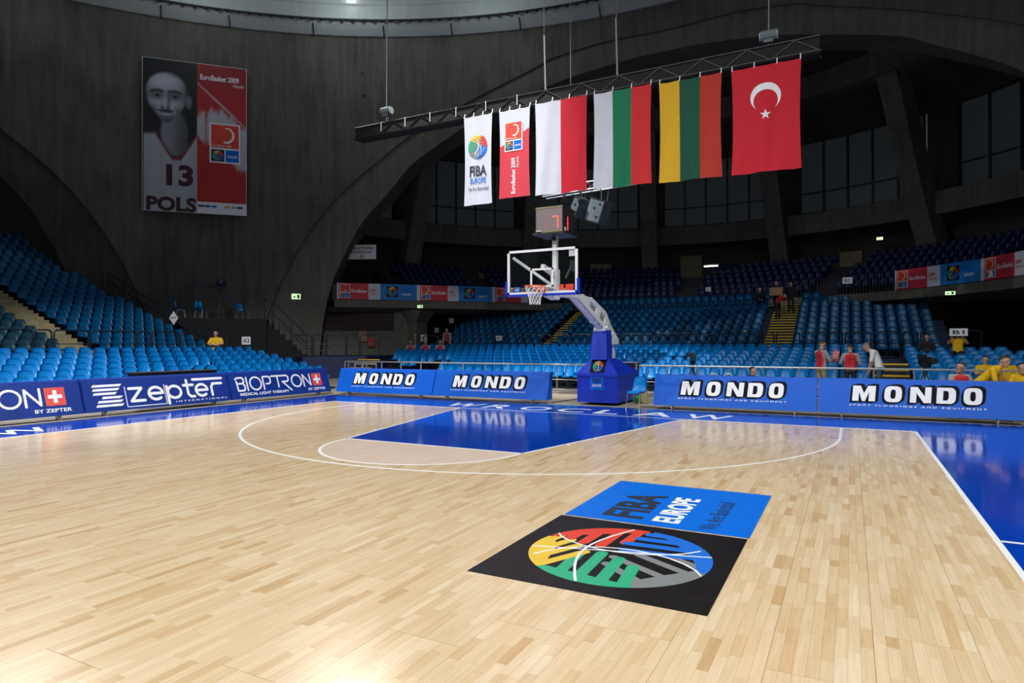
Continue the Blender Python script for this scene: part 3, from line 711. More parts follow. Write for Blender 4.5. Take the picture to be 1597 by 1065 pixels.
for x, lb in MX:
    adboard('advertising_board', 'bright blue advertising board with white letters, ' + lb, (x, 2.22, 0), (1, 0, 0), (0, 1, 0), 4.03 if x < 0 else 4.0, 'board_blue', 'board_edge', mondo())
def swiss(t, f, x, y, s):
    MB().poly([(x, y), (x + s, y), (x + s, y + s), (x, y + s)], lambda a, b: f(a, b, .004)).build('red_square', 'swiss_red', t)
    MB().poly([(x + s * .4, y + s * .15), (x + s * .6, y + s * .15), (x + s * .6, y + s * .4), (x + s * .85, y + s * .4), (x + s * .85, y + s * .6), (x + s * .6, y + s * .6), (x + s * .6, y + s * .85), (x + s * .4, y + s * .85), (x + s * .4, y + s * .6), (x + s * .15, y + s * .6), (x + s * .15, y + s * .4), (x + s * .4, y + s * .4)], lambda a, b: f(a, b, .006)).build('white_cross', 'white', t)
def stroke(mb, pts, w, f, c=.005):
    for k, (p, q) in enumerate(zip(pts[:-1], pts[1:])): mb.poly([(a, b) for a, b in capsule(p, q, w / 2, 5)], lambda a, b: f(a, b, c + .0004 * (len(mb.f) % 9)))
def arcp(cx, cy, rx, ry, a0, a1, n=14): return [(cx + rx * math.cos(R_(a0 + (a1 - a0) * i / n)), cy + ry * math.sin(R_(a0 + (a1 - a0) * i / n))) for i in range(n + 1)]
def bioptron(t, f, L, H):
    y0, h, w = H * .32, .40, .055; x = .22
    G = []
    def put(*paths, adv):
        nonlocal x
        for P in paths: G.append([(x + a, y0 + b * h) for a, b in P])
        x += adv
    put([(.0, .9), (.06, 1), (.24, 1), (.29, .9), (.29, .66), (.24, .55), (.05, .55)], [(.24, .55), (.30, .42), (.30, .12), (.25, 0), (.05, 0), (.03, .75)], adv=.40)
    put([(0, 0), (0, 1)], adv=.10)
    put(arcp(.22, .5, .21, .5, 0, 360, 24), adv=.52)
    put([(0, 0), (0, .95), (.04, 1), (.22, 1), (.28, .9), (.28, .55), (.22, .42), (.1, .42)], adv=.36)
    put([(-.02, 1), (.3, 1), (.6, 1), (.66, .9), (.66, .62), (.6, .5), (.4, .5), (.72, -.25)], [(.22, 1), (.22, .1)], adv=.78)
    put(arcp(.22, .5, .21, .5, 0, 360, 24), adv=.52)
    put([(0, 0), (0, .98), (.30, .05), (.30, 1)], adv=.40)
    mb = MB()
    for P in G: stroke(mb, P, w, f)
    mb.build('lettering', 'white', t)
    swiss(t, f, x, y0 - .01, h + .03)
    MB().text('MEDICAL LIGHT THERAPY', lambda a, b: f(a, b, .004), .30, H * .12, 1.9, .09, offset=.02).text('BY ZEPTER', lambda a, b: f(a, b, .004), 3.05, H * .12, .78, .085, offset=.02).build('small_lettering', 'white', t)
def zepter(t, f, L, H):
    mb = MB()
    for i in range(6):    # striped letter Z
        y = H * .14 + i * H * .125; sh = (0, .02, .10, .10, .0, -.04)[i]; x0, x1 = ((.25, .95), (.30, .95), (.42, .95), (.22, .82), (.22, .90), (.22, .97))[i]
        mb.poly([(x0, y), (x1 - .06, y), (x1, y + H * .075), (x0 + .04, y + H * .075)], lambda a, b: f(a, b, .005))
    mb.build('striped_mark', 'white', t)
    mb = MB(); w = .075; y0 = H * .26; h = .33
    P = [[(1.12, y0 + h), (1.45, y0 + h), (1.15, y0), (1.5, y0)],
         [(1.63, y0 + h * .5), (2.0, y0 + h * .5)] + arcp(1.82, y0 + h * .5, .19, h * .5, 0, 310, 18),
         arcp(2.35, y0 + h * .5, .19, h * .5, 0, 360, 20), [(2.15, y0 + h), (2.15, y0 - .14)],
         [(2.75, y0 + h + .14), (2.75, y0 + .08), (2.82, y0), (2.93, y0)], [(2.64, y0 + h), (2.93, y0 + h)],
         [(3.0, y0 + h * .5), (3.36, y0 + h * .5)] + arcp(3.18, y0 + h * .5, .18, h * .5, 0, 310, 18),
         [(3.5, y0), (3.5, y0 + h * .7), (3.56, y0 + h), (3.85, y0 + h)], [(2.95, y0 + h + .15), (3.88, y0 + h + .15)]]
    for q in P: stroke(mb, q, w, f)
    stroke(mb, [(1.02, y0 + h + .05), (1.02, y0 - .14), (2.05, y0 - .14)], .02, f); stroke(mb, [(2.08, y0 + h + .06), (2.08, y0 - .14)], .02, f)
    mb.build('lettering', 'white', t)
    MB().text('I N T E R N A T I O N A L', lambda a, b: f(a, b, .004), 2.35, H * .10, 1.6, .045, offset=.01).build('small_lettering', 'white', t)
for y, lb, dr in ((-10.1, 'dark blue advertising board with red cross, cut by the left photo edge', bioptron), (-5.98, 'dark blue advertising board with striped white Z mark', zepter), (-1.85, 'dark blue advertising board with red cross nearest the corner', bioptron)):
    adboard('advertising_board', lb, (-9.72, y, 0), (0, 1, 0), (-1, 0, 0), 4.08, 'deep_blue', 'board_edge', dr)
tag(MB().bx(-10.75, -10.3, -4.35, -1.95, .42, .95).bx(-10.78, -10.27, -4.4, -1.9, .95, .985).build('equipment_case', 'black'), 'long black equipment case behind the board with the striped Z', 'case')

# ================================================================== floor stickers
def sticker(name, label, x0, x1, y0, y1, m):
    return tag(flat(name, [(x0, y0), (x1, y0), (x1, y1), (x0, y1)], m, .004, None, .0001), label, 'floor sticker', 'floor stickers')
s1 = sticker('floor_sticker', 'black square floor sticker with coloured ball emblem', 3.8, 5.58, -10.72, -8.91, 'sticker_black')
s2 = sticker('floor_sticker', 'blue square floor sticker with black and white lettering', 3.82, 5.59, -8.87, -7.06, 'sticker_blue')
fs_ = lambda a, b, c=.001: (5.58 - b, -10.72 + a, .004 + c)
emblem(s1, fs_, .9, .88, .74, .0012)
ft = lambda a, b, c=.0015: (5.59 - b, -8.87 + a, .004 + c)
MB().text('FIBA', ft, .16, 1.02, 1.08, .42, offset=.035).build('lettering', 'ink', s2)
MB().text('EUROPE', ft, .16, .66, 1.08, .27, offset=.035).build('lettering', 'white', s2)
MB().text('We Are Basketball', ft, .1, .30, 1.15, .17).build('small_lettering', 'ink', s2)

# ================================================================== basket unit
bu = thing('basketball_backstop', 'wheeled basketball backstop with blue padded base, white arm and glass backboard', 'basketball hoop', (0, 3, 0))
base = MB()
base.prism([(-.6, .06), (.6, .06), (.6, .80), (-.6, .80)], lambda a, b: (a, 2.5, b), lambda a, b: (a, 4.9 if b < .5 else 4.5, b)).build('base_pad', 'pad_blue', bu)
MB().prism([(-.62, .80), (.62, .80), (.62, .88), (-.62, .88)], lambda a, b: (a, 2.46, b), lambda a, b: (a, 4.5, b)).add([(-.62, 2.46, .88), (.62, 2.46, .88), (.62, 4.5, .88), (-.62, 4.5, .88), (-.26, 2.75, 1.30), (.26, 2.75, 1.30), (.26, 3.5, 1.30), (-.26, 3.5, 1.30)], [(0, 1, 5, 4), (1, 2, 6, 5), (2, 3, 7, 6), (3, 0, 4, 7), (4, 5, 6, 7)]).build('hood_pad', 'pad_blue', bu)
MB().prism([(-.24, 1.28), (.24, 1.28), (.24, 1.55), (.2, 2.12), (-.2, 2.12), (-.24, 1.55)], lambda a, b: (a, 2.62 + (b - 1.28) * .12, b), lambda a, b: (a, 3.12 + (b - 1.28) * .05, b)).build('tower_pad', 'pad_blue', bu)
pl = MB().prism([(-.22, .92), (.22, .92), (.22, 1.26), (-.22, 1.26)], lambda a, b: (a, 2.46 + (b - .88) * .69 - .012, b), lambda a, b: (a, 2.46 + (b - .88) * .69, b)).build('emblem_plate', 'sticker_black', bu)
emblem(pl, lambda a, b, c=0: (a, 2.46 + (b - .88) * .69 - .014 - c, b), 0, 1.09, .15)
p2_ = MB().bx(-.2, .2, 2.488, 2.5, .42, .80).build('logo_plate', 'sticker_blue', bu)
MB().text('FIBA', lambda a, b: (a, 2.485, b), -.13, .62, .26, .13, offset=.03).build('lettering', 'ink', p2_)
MB().text('EUROPE', lambda a, b: (a, 2.485, b), -.13, .51, .26, .07, offset=.03).build('lettering', 'white', p2_)
# arm
upc = [(-.3, 3.04), (1.25, 3.02), (1.85, 2.98), (2.95, 2.66), (3.3, 2.34), (3.98, 1.92)]
loc_ = [(-.3, 2.90), (.75, 2.92), (2.2, 2.38), (3.1, 2.05), (3.85, 1.84)]
def resample(P, n):
    P = [Vector((0, *p)) for p in P]; S = [0]
    for p, q in zip(P[:-1], P[1:]): S.append(S[-1] + (q - p).length)
    return [(float(np.interp(S[-1] * i / n, S, [p.y for p in P])), float(np.interp(S[-1] * i / n, S, [p.z for p in P]))) for i in range(n + 1)]
NS = 30; TT_, BB_ = resample([(-.3, 3.12)] + upc[1:], NS), resample(loc_, NS)
mixp = lambda p, q, k: (p[0] + (q[0] - p[0]) * k, p[1] + (q[1] - p[1]) * k)
for sx in (-.10, .10):
    m2 = MB()
    for i in range(NS):
        t1, t2, b1, b2 = TT_[i], TT_[i + 1], BB_[i], BB_[i + 1]
        solid = i < 13 or i in (17, 18, 22, 23) or i > 26
        for k0, k1 in (((0, 1),) if solid else ((0, .24), (.70, 1))):
            Q = [mixp(t1, b1, k0), mixp(t2, b2, k0), mixp(t2, b2, k1), mixp(t1, b1, k1)]
            m2.prism(Q, lambda y, z: (sx - .025, y, z), lambda y, z: (sx + .025, y, z))
    m2.build('arm_plate', 'unit_white', bu)
for P, dz in ((TT_, -.02), (BB_, .02)):
    m2 = MB(); m2.add([(x, y, z + dz) for y, z in P for x in (-.12, .12)], [(2 * i, 2 * i + 1, 2 * i + 3, 2 * i + 2) for i in range(NS)]); m2.add([(x, y, z - .02 + dz) for y, z in P for x in (-.12, .12)], [(2 * i, 2 * i + 1, 2 * i + 3, 2 * i + 2) for i in range(NS)])
    m2.build('arm_flange', 'unit_white', bu)
m2 = MB()
for y, z in ((1.25, 3.02), (1.85, 2.98), (2.95, 2.66), (3.95, 1.92), (2.2, 2.36), (3.1, 2.06)): m2.bar((-.10, y, z), (.10, y, z), .06)
m2.build('arm_crossbar', 'unit_white', bu)
MB().bar((0, 3.55, 1.85), (0, 3.75, .85), .28, .22).bx(-.2, .2, 3.35, 3.85, 1.72, 1.9).build('rear_post', 'unit_white', bu)
MB().bx(-.17, .17, 2.7, 3.15, 2.1, 2.2).cyl((-.2, 2.9, 2.2), (.2, 2.9, 2.2), .05).build('pivot_block', 'unit_white', bu)
# backboard
bb = MB().bx(-.85, .85, -1.205, -1.195, 2.95, 3.9).build('backboard_glass', 'board_glass', bu)
m2 = MB(); fz0, fz1 = 2.9, 3.95
m2.bx(-.9, .9, -1.225, -1.18, fz0, fz0 + .055).bx(-.9, .9, -1.225, -1.18, fz1 - .055, fz1).bx(-.9, -.845, -1.225, -1.18, fz0, fz1).bx(.845, .9, -1.225, -1.18, fz0, fz1)
m2.build('backboard_frame', 'white', bu)
m2 = MB(); t_ = .045
for x0, x1, z0, z1 in ((-.295, .295, 3.055, 3.10), (-.295, .295, 3.455, 3.5), (-.295, -.25, 3.055, 3.5), (.25, .295, 3.055, 3.5)): m2.bx(x0, x1, -1.212, -1.206, z0, z1)
m2.build('target_square', 'white', bb)
MB().bx(-.935, .935, -1.25, -1.15, 2.855, 2.905).bx(-.945, -.895, -1.25, -1.15, 2.855, 3.22).bx(.895, .945, -1.25, -1.15, 2.855, 3.22).build('edge_pad', 'pad_blue', bu)
MB().bx(.68, .86, -1.19, -1.185, 3.74, 3.9).build('paper_sheet', 'white', bb)
st_ = MB().bx(-.84, -.72, -1.212, -1.206, 2.96, 3.08).build('sticker', 'black', bb); emblem(st_, lambda a, b, c=0: (a, -1.213 - c, b), -.78, 3.02, .055, .0005, False)
st_ = MB().bx(-.71, -.58, -1.212, -1.206, 2.97, 3.08).build('sticker', 'banner_blue', bb); MB().text('EUROPE', lambda a, b: (a, -1.2135, b), -.69, 3.0, .09, .025, offset=.02).build('lettering', 'white', st_)
MB().bx(.44, .56, -1.212, -1.206, 2.97, 3.10).bx(.60, .80, -1.212, -1.206, 2.97, 3.10).build('sticker', 'card_red', bb)
# braces behind the glass
MB().bar((-.80, -1.12, 3.80), (-.05, -.35, 3.12), .06).build('brace', 'unit_white', bu)
MB().bx(.66, .80, -1.1, -.9, 3.42, 3.66).cyl((.7, -1.1, 3.5), (.6, -1.16, 3.25), .03).build('rim_camera', 'dark_metal', bu)
MB().bar((0, -.42, 2.82), (0, -.42, 3.55), .20, .16).bar((0, -.42, 2.9), (0, -1.15, 3.0), .22, .2).bar((0, -.42, 3.4), (0, -1.15, 3.55), .1).bar((0, -.42, 3.0), (0, .1, 3.0), .2, .2).build('board_carrier', 'unit_white', bu)
MB().bar((0, -.42, 3.5), (0, -.42, 4.36), .11).build('clock_pole', 'unit_white', bu)
# rim and net
rim_ = MB().tube([(.235 * math.cos(R_(a)), -1.575 + .235 * math.sin(R_(a)), 3.05) for a in range(0, 360, 12)], .012, 6, True)
rim_.bx(-.09, .09, -1.35, -1.19, 2.99, 3.06).bx(-.1, .1, -1.23, -1.2, 2.93, 3.08).bar((-.15, -1.40, 3.05), (-.07, -1.25, 2.98), .03).bar((.15, -1.40, 3.05), (.07, -1.25, 2.98), .03)
rim_.build('rim', 'orange', bu)
nt_ = MB(); n = 12; lv = [(.225, 3.04), (.20, 2.95), (.165, 2.87), (.14, 2.79), (.125, 2.71), (.125, 2.63)]
for k in range(n):
    for sg in (1, -1):
        pts = [(r * math.cos(2 * math.pi * (k + sg * .5 * i) / n), -1.575 + r * math.sin(2 * math.pi * (k + sg * .5 * i) / n), z) for i, (r, z) in enumerate(lv)]
        nt_.tube(pts, .0055, 4)
nt_.build('net', 'net', bu)
# shot clock
sc = thing('shot_clock', 'four-sided shot clock with red digits standing on the backstop pole', 'shot clock', (0, -.42, 4.36))
cb = MB().bx(-.36, .36, -.78, -.06, 4.40, 5.02).build('case', 'black', sc)
MB().bx(-.42, .42, -.84, 0, 4.36, 4.40).build('base_plate', 'dark_metal', sc)
fr = MB().bx(-.34, .34, -.79, -.78, 4.43, 5.0).build('display_face', 'clock_face', cb)
MB().bx(-.35, .35, -.80, -.78, 4.985, 5.02).build('face_trim', 'wall_beige', cb); MB().bx(-.35, .35, -.80, -.78, 4.40, 4.44).build('face_trim', 'wall_beige', cb)
def seg(mb, f, x, z, w, h, on, t=.022):
    S = {'a': (x, z + h, x + w, z + h), 'b': (x + w, z + h / 2, x + w, z + h), 'c': (x + w, z, x + w, z + h / 2), 'd': (x, z, x + w, z), 'e': (x, z, x, z + h / 2), 'f': (x, z + h / 2, x, z + h), 'g': (x, z + h / 2, x + w, z + h / 2)}
    for k in on:
        a, b, c, d = S[k]; mb.poly([(a - t / 2, b - t / 2), (c + t / 2, b - t / 2), (c + t / 2, d + t / 2), (a - t / 2, d + t / 2)], f)
m2 = MB(); seg(m2, lambda a, b: (a, -.794, b), .10, 4.50, .13, .27, 'abc'); m2.build('digit', 'led', fr)
m2 = MB(); seg(m2, lambda a, b: (a, -.794, b), -.10, 4.52, .0, .22, 'bc', .008); m2.build('digit', mat('led_dim', (.8, .03, .05), .4, emit=.6) and 'led_dim', fr)
m2 = MB(); seg(m2, lambda a, b: (.365, a, b), -.5, 4.48, .0, .3, 'bc', .03); m2.build('digit', 'led', cb)
MB().bx(-.34, -.2, -.80, -.795, 4.41, 4.46).bx(.362, .368, -.7, -.62, 4.44, 4.52).build('label_plate', 'white', cb)
MB().sph((0, -.49, 4.29), .06, 8, 6).build('buzzer', 'dark_metal', sc, True)

# ================================================================== flags and truss
TY = 4.15
tr = thing('hanging_truss', 'long black box truss carrying the row of flags', 'truss', (-2.4, TY + .3, 9.75))
tx0, tx1, tz0, tz1 = -10.4, 5.7, 9.55, 9.98
for yy in (TY + .06, TY + .52):
    for zz in (tz0 + .04, tz1): MB().cyl((tx0, yy, zz), (tx1, yy, zz), .03, n=6).build('chord', 'truss_black', tr)
bm1 = MB().bar((0, 0, 0), (.62, 0, .4), .03).mesh('brace'); bm1.materials.append(MATS['truss_black'])
for i in range(26):
    for yy in (TY + .06, TY + .52):
        o = link('brace', bm1, tr); o.location = (tx0 + .62 * i, yy, tz0 + .03 if i % 2 == 0 else tz1 - .02); o.scale = (1, 1, 1 if i % 2 == 0 else -1)
MB().bx(tx0 + .02, tx1 - .02, TY + .075, TY + .505, tz0 - .02, tz1 + .03).build('drape', 'drape', tr)
for x in (-9.1, -8.0, -6.9, -5.8, -4.6, -3.4):
    MB().bx(x, x + .025, TY + .0, TY + .03, tz0 + .12, tz1 + .03).build('tie_strap', 'rail_white', tr)
def cloth(x0, x1, z0, z1, s, amp=.03, ph=0., y=TY, sag=.03):
    def f(a, b, c=0):     # a,b in 0..1
        x = x0 + (x1 - x0) * a; zt = z1 - sag * math.sin(math.pi * ((a * 3) % 1)) ** 2 * .6
        z = z0 + (zt - z0) * b
        k = (1 - b) ** .7
        yy = y - amp * k * (math.sin(a * 9 + ph + b * 2) + .5 * math.sin(a * 19 + ph * 2 - b * 3)) - .02
        xi = x + (.5 - a) * .07 * (1 - (2 * b - 1) ** 2)
        return (xi, yy - c, z)
    return f
def flag(label, x0, x1, z0, z1, bands, ph, cat='flag', name='national_flag', amp=.05):
    t = thing(name, label, cat, ((x0 + x1) / 2, TY, z0), 'flags on the truss')
    f = cloth(x0, x1, z0, z1, 1, amp, ph)
    for k, m in enumerate(bands):
        a0, a1 = k / len(bands), (k + 1) / len(bands)
        MB().grid(max(6, 24 // len(bands)), 24, lambda a, b: f(a0 + (a1 - a0) * a, b)).build('stripe' if len(bands) > 1 else 'cloth', m, t, True)
    for i in range(4):
        a = (i / 3) * .98 + .01; p = Vector(f(a, 1)); MB().bar(p + Vector((0, 0, -.03)), p + Vector((0, .06, .14)), .025).build('clip', 'white', t)
    return t, f
flag('white and red vertical-striped flag between banner and white-green-red flag', -2.71, -.91, 6.56, 9.56, ['flag_white', 'flag_red'], 0)
flag('white, green and red striped flag on the truss', -.69, 1.14, 6.54, 9.52, ['flag_white', 'green', 'red'], 1.3)
flag('yellow, green and red striped flag on the truss', 1.37, 3.17, 6.5, 9.46, ['flag_yellow', 'flag_green2', 'flag_rust'], 2.1)
t, f = flag('red flag with white crescent and star, rightmost on the truss', 3.43, 5.24, 6.48, 9.44, ['flag_red'], 3.2)
cr_ = arcp(.5, .70, .225, .135, -40, 220, 26)
cin = arcp(.5, .662, .18, .108, 228, -48, 26)
m2 = MB()
for i in range(26):
    m2.poly([cr_[i], cr_[i + 1], cin[25 - i], cin[26 - i]], lambda a, b: f(a, b, .012))
m2.build('crescent', 'white', t)
sp_ = [(.5 + (.085 if i % 2 == 0 else .033) * math.sin(math.pi * i / 5), .535 + (.052 if i % 2 == 0 else .02) * math.cos(math.pi * i / 5)) for i in range(10)]
m2 = MB(); [m2.poly([(.5, .535), sp_[i], sp_[(i + 1) % 10]], lambda a, b: f(a, b, .014)) for i in range(10)]; m2.build('star', 'white', t)
t, f = flag('white banner with coloured ball emblem, leftmost on the truss', -5.44, -4.32, 6.5, 9.55, ['flag_white'], 4.0, 'banner', 'hanging_banner', .02)
fb = lambda a, b, c=0: f((a) / 1.12, b / 3.05, .012 + c)
emblem(t, fb, .56, 1.98, .40, .003, False)
MB().text('FIBA', lambda a, b: fb(a, b, .004), .22, .98, .7, .36, offset=.03).build('lettering', 'ink', t)
MB().text('EUROPE', lambda a, b: fb(a, b, .004), .25, .72, .64, .2, offset=.02).build('lettering', 'lb_blue', t)
MB().text('We Are Basketball', lambda a, b: fb(a, b, .004), .16, .48, .82, .13, offset=.0).build('small_lettering', 'ink', t)
def event_card(t, f, x, y, w, c=.004):
    """logo card: red square with ball swoosh over two small squares"""
    h = w * 1.4
    MB().poly([(x, y), (x + w, y), (x + w, y + h), (x, y + h)], lambda a, b: f(a, b, c)).build('logo_card', 'white', t)
    m = w * .05
    MB().poly([(x + m, y + h * .38), (x + w - m, y + h * .38), (x + w - m, y + h - m), (x + m, y + h - m)], lambda a, b: f(a, b, c * 1.5)).build('card_square', 'card_red', t)
    MB().poly([(x + m, y + m), (x + w * .48, y + m), (x + w * .48, y + h * .34), (x + m, y + h * .34)], lambda a, b: f(a, b, c * 1.5)).build('card_square', 'ink', t)
    MB().poly([(x + w * .52, y + m), (x + w - m, y + m), (x + w - m, y + h * .34), (x + w * .52, y + h * .34)], lambda a, b: f(a, b, c * 1.5)).build('card_square', 'sticker_blue', t)
    mb = MB(); P = arcp(x + w * .55, y + h * .70, w * .26, h * .2, 100, -110, 12); Q = arcp(x + w * .52, y + h * .71, w * .22, h * .165, 100, -110, 12)
    for i in range(12): mb.poly([P[i], P[i + 1], Q[i + 1], Q[i]], lambda a, b: f(a, b, c * 2))
    mb.build('swoosh', 'white', t)
    mb = MB(); mb.text('EuroBasket 2009', lambda a, b: f(a, b, c * 2), x + w * .1, y + h * .41, w * .6, h * .05).text('EUROPE', lambda a, b: f(a, b, c * 2), x + w * .58, y + h * .14, w * .32, h * .06, offset=.02)
    mb.build('small_lettering', 'white', t)
    emblem(t, lambda a, b, d=0: f(a, b, c * 2 + d), x + w * .265, y + h * .185, w * .17, .0008, False)
t, f = flag('red and white banner with logo card, second from left on the truss', -4.05, -2.9, 6.6, 9.53, ['flag_white'], 5.0, 'banner', 'hanging_banner', .003)
fb = lambda a, b, c=0: f((a) / 1.15, b / 2.93, .010 + c)
MB().grid(24, 24, lambda a, b: fb(a * 1.15, b * (1.72 + .52 * a), .008)).build('red_field', 'banner_red', t)
event_card(t, lambda a, b, c=0: fb(a, b, .012 + c), .2, 1.55, .70, .006)
MB().text('EuroBasket 2009', lambda a, b: fb(.52 - b + .1, a, .02), .12, 0, 1.2, .16, offset=.02).build('lettering', 'white', t); MB().text('POLAND', lambda a, b: fb(.76 - b, a, .02), .98, 0, .36, .09, offset=.01).build('lettering', 'white', t)
def hoist(x, z, label, big=True):
    t = thing('chain_hoist', label, 'hoist', (x, TY + .3, z))
    MB().cyl((x - .22, TY + .3, z + .35), (x + .22, TY + .3, z + .35), .16, n=12).bx(x - .12, x + .12, TY + .2, TY + .4, z + .15, z + .35).build('motor', 'speaker_grey' , t)
    MB().cyl((x - .24, TY + .3, z + .35), (x - .2, TY + .3, z + .35), .13, n=12).cyl((x + .2, TY + .3, z + .35), (x + .24, TY + .3, z + .35), .13, n=12).build('end_cap', 'rail_white', t)
    MB().cyl((x, TY + .3, z - .1), (x, TY + .3, z + .2), .02, n=6).tube([(x + .06, TY + .3, z + .2), (x + .1, TY + .3, z - .05), (x + .02, TY + .3, z - .1)], .012, 5).build('hook', 'steel', t)
    MB().cyl((x, TY + .3, z + .5), (x + .1, TY + .3, 24), .018, n=6).build('cable', 'steel', t)
hoist(-9.06, 10.15, 'pale chain hoist on its cable at the left end of the truss')
hoist(4.39, 10.0, 'dark chain hoist on its cable above the crescent flag')
for x, lb in ((-2.48, 'steel cable rising from the truss above the white and red flag'), (-.02, 'steel cable rising from the truss above the white-green-red flag')):
    t = thing('suspension_cable', lb, 'cable', (x, TY + .3, 10)); MB().cyl((x, TY + .3, 10.0), (x - .05, TY + .3, 11.9), .028, n=6).build('rod', 'steel', t); MB().cyl((x - .05, TY + .3, 11.9), (x - .1, TY + .3, 24), .014, n=6).build('cable', 'rust_line', t)

# ================================================================== loudspeaker cluster behind the flags
sy = 9.0
t = thing('aluminium_truss', 'thin aluminium ladder truss seen under the white and red flag', 'truss', at_y(890, 296, sy))
pa, pb = at_y(846, 307, sy), at_y(990, 283, sy)
MB().cyl(pa, pb, .03).build('chord', 'steel', t); MB().cyl(pa + Vector((0, .4, .0)), pb + Vector((0, .4, 0)), .03).cyl(pa + Vector((0, .2, .35)), pb + Vector((0, .2, .35)), .03).build('chord', 'steel', t)
for i in range(10):
    a = pa.lerp(pb, i / 10); b = pa.lerp(pb, (i + 1) / 10); MB().bar(a, b + Vector((0, .2, .35)), .025).bar(a + Vector((0, .2, .35)), a + Vector((0, .4, 0)), .025).build('brace', 'steel', t)
for i in range(2): q = pa.lerp(pb, .3 + .5 * i); MB().cyl(q + Vector((0, .2, .35)), q + Vector((0, .2, 15)), .015).build('cable', 'steel', t)
def speaker(u, v, w, h, tilt, label):
    c = at_y(u, v, sy); M = Matrix.Translation(c) @ Matrix.Rotation(R_(-12), 4, 'Z') @ Matrix.Rotation(R_(tilt), 4, 'Y')
    t = thing('loudspeaker', label, 'loudspeaker', c)
    MB().bx(-w / 2, w / 2, 0, .55, -h / 2, h / 2, M).build('cabinet', 'speaker_grey', t)
    MB().bx(-w / 2 - .02, w / 2 + .02, -.02, .0, -h / 2, -h / 2 + .05, M).bx(-w / 2 - .02, w / 2 + .02, -.02, .0, h / 2 - .05, h / 2, M).bx(w / 2 - .05, w / 2 + .01, -.03, 0, -h / 2, h / 2, M).build('edge_trim', 'dark_metal', t)
    for a, b in ((-.1, .08), (.2, .28), (.18, -.25)): MB().bx(a * w - .04, a * w + .05, -.02, .0, b * h - .02, b * h + .04, M).build('handle_recess', 'black', t)
    top = M @ Vector((0, .2, h / 2)); MB().cyl(top, top + Vector((0, 0, .5)), .015).cyl(M @ Vector((w * .4, .2, h / 2)), M @ Vector((w * .4, .2, h / 2)) + Vector((.05, 0, .45)), .012).build('hanger', 'steel', t)
speaker(928, 328, .72, .95, 20, 'grey loudspeaker tilted down behind the white-green-red flag')
speaker(897, 322, .4, .8, 28, 'dark loudspeaker behind the shot clock, left of the big grey one')
for i, (u, v) in enumerate(((880, 308), (905, 312))):
    c = at_y(u, v, sy); t = thing('spotlight', ['small black spotlight clamped under the aluminium truss, left one', 'small black spotlight clamped under the aluminium truss, right one'][i], 'lamp', c)
    MB().cyl(c, c + Vector((.15, -.25, -.15)), .10, .13, 10).build('housing', 'dark_metal', t); MB().bar(c, c + Vector((0, 0, .3)), .04).build('yoke', 'dark_metal', t)
# ================================================================== balcony banners
def banner_strip(label, a0, a1, z0=4.30, z1=5.22):
    """cloth strip along the parapet; a0 > a1, s measured from a0 in metres"""
    t = thing('balcony_banner', label, 'banner', bp_((a0 + a1) / 2, 0, z0))
    TT = np.linspace(a0, a1, 200); PP = [bp_(q, 0, 0) for q in TT]; SS = [0]
    for p, q in zip(PP[:-1], PP[1:]): SS.append(SS[-1] + (q - p).length)
    Ltot = SS[-1]
    def f(s, y, c=0): w = .015 * math.sin(s * 5) * (1 - y / (z1 - z0)); return bp_(float(np.interp(s, SS, TT)), -.03 - c - abs(w), z0 + y)
    Hh = z1 - z0; s = 0; k = 0
    def quad(name, m, s0, s1, y0=0, y1=Hh, c=0, slant=0):
        MB().grid(10, 3, lambda a, b: f(s0 + (s1 - s0) * a + slant * b, y0 + (y1 - y0) * b, c)).build(name, m, t)
    MB().grid(160, 3, lambda a, b: f(Ltot * a, Hh * b, 0)).build('cloth', 'flag_white', t)
    while s < Ltot - .4:
        w = 2.45
        quad('red_field', 'banner_red', s + .1, min(s + 1.75, Ltot), c=.006)
        event_card(t, f, s + .16, Hh * .09, .56, .012)
        if s + 2.4 < Ltot:
            MB().text('EuroBasket', lambda a, b: f(a, b, .012), s + .80, Hh * .42, .86, .19, offset=.015).build('lettering', 'white', t)
            MB().text('2009', lambda a, b: f(a, b, .012), s + 1.8, Hh * .5, .36, .15, offset=.015).build('lettering', 'banner_red', t); MB().text('POLAND', lambda a, b: f(a, b, .012), s + 1.86, Hh * .33, .4, .08, offset=.01).build('lettering', 'banner_red', t)
        s += w
        if s >= Ltot - .3: break
        e = min(s + 2.1, Ltot)
        quad('blue_field', 'banner_blue', s - .02, e, c=.006)
        if s + .9 < Ltot:
            quad('emblem_square', 'sticker_black', s + .35, s + .98, Hh * .18, Hh * .86, .012)
            emblem(t, lambda a, b, c=0: f(a, b, .016 + c), s + .665, Hh * .52, .28, .001, False)
        if s + 1.9 < Ltot:
            MB().text('FIBA', lambda a, b: f(a, b, .012), s + 1.25, Hh * .5, .5, .22, offset=.03).build('lettering', 'sticker_blue', t)
            MB().text('EUROPE', lambda a, b: f(a, b, .012), s + 1.25, Hh * .30, .5, .12, offset=.02).build('lettering', 'white', t)
        s += 2.2
banner_strip('red, white and blue cloth strip along the left balcony front', aL0, aL1)
banner_strip('red, white and blue cloth strip along the right balcony front', aR0, aR1 - 2)
# balcony railing in the middle
t = thing('balcony_railing', 'dark barred railing along the middle of the balcony above the blue tier', 'railing', bp_(90, 0, 4.3))
MB().tube([bp_(aR0 + (aL1 - aR0) * i / 40, .05, 5.25) for i in range(41)], .03, 6).build('handrail', 'rail_dark', t)
bm_ = MB().cyl((0, 0, 4.3), (0, 0, 5.25), .014, n=5).mesh('baluster'); bm_.materials.append(MATS['rail_dark'])
nb = 120
for i in range(nb + 1):
    o = link('baluster', bm_, t); p = bp_(aR0 + (aL1 - aR0) * i / nb, .05, 0); o.location = p

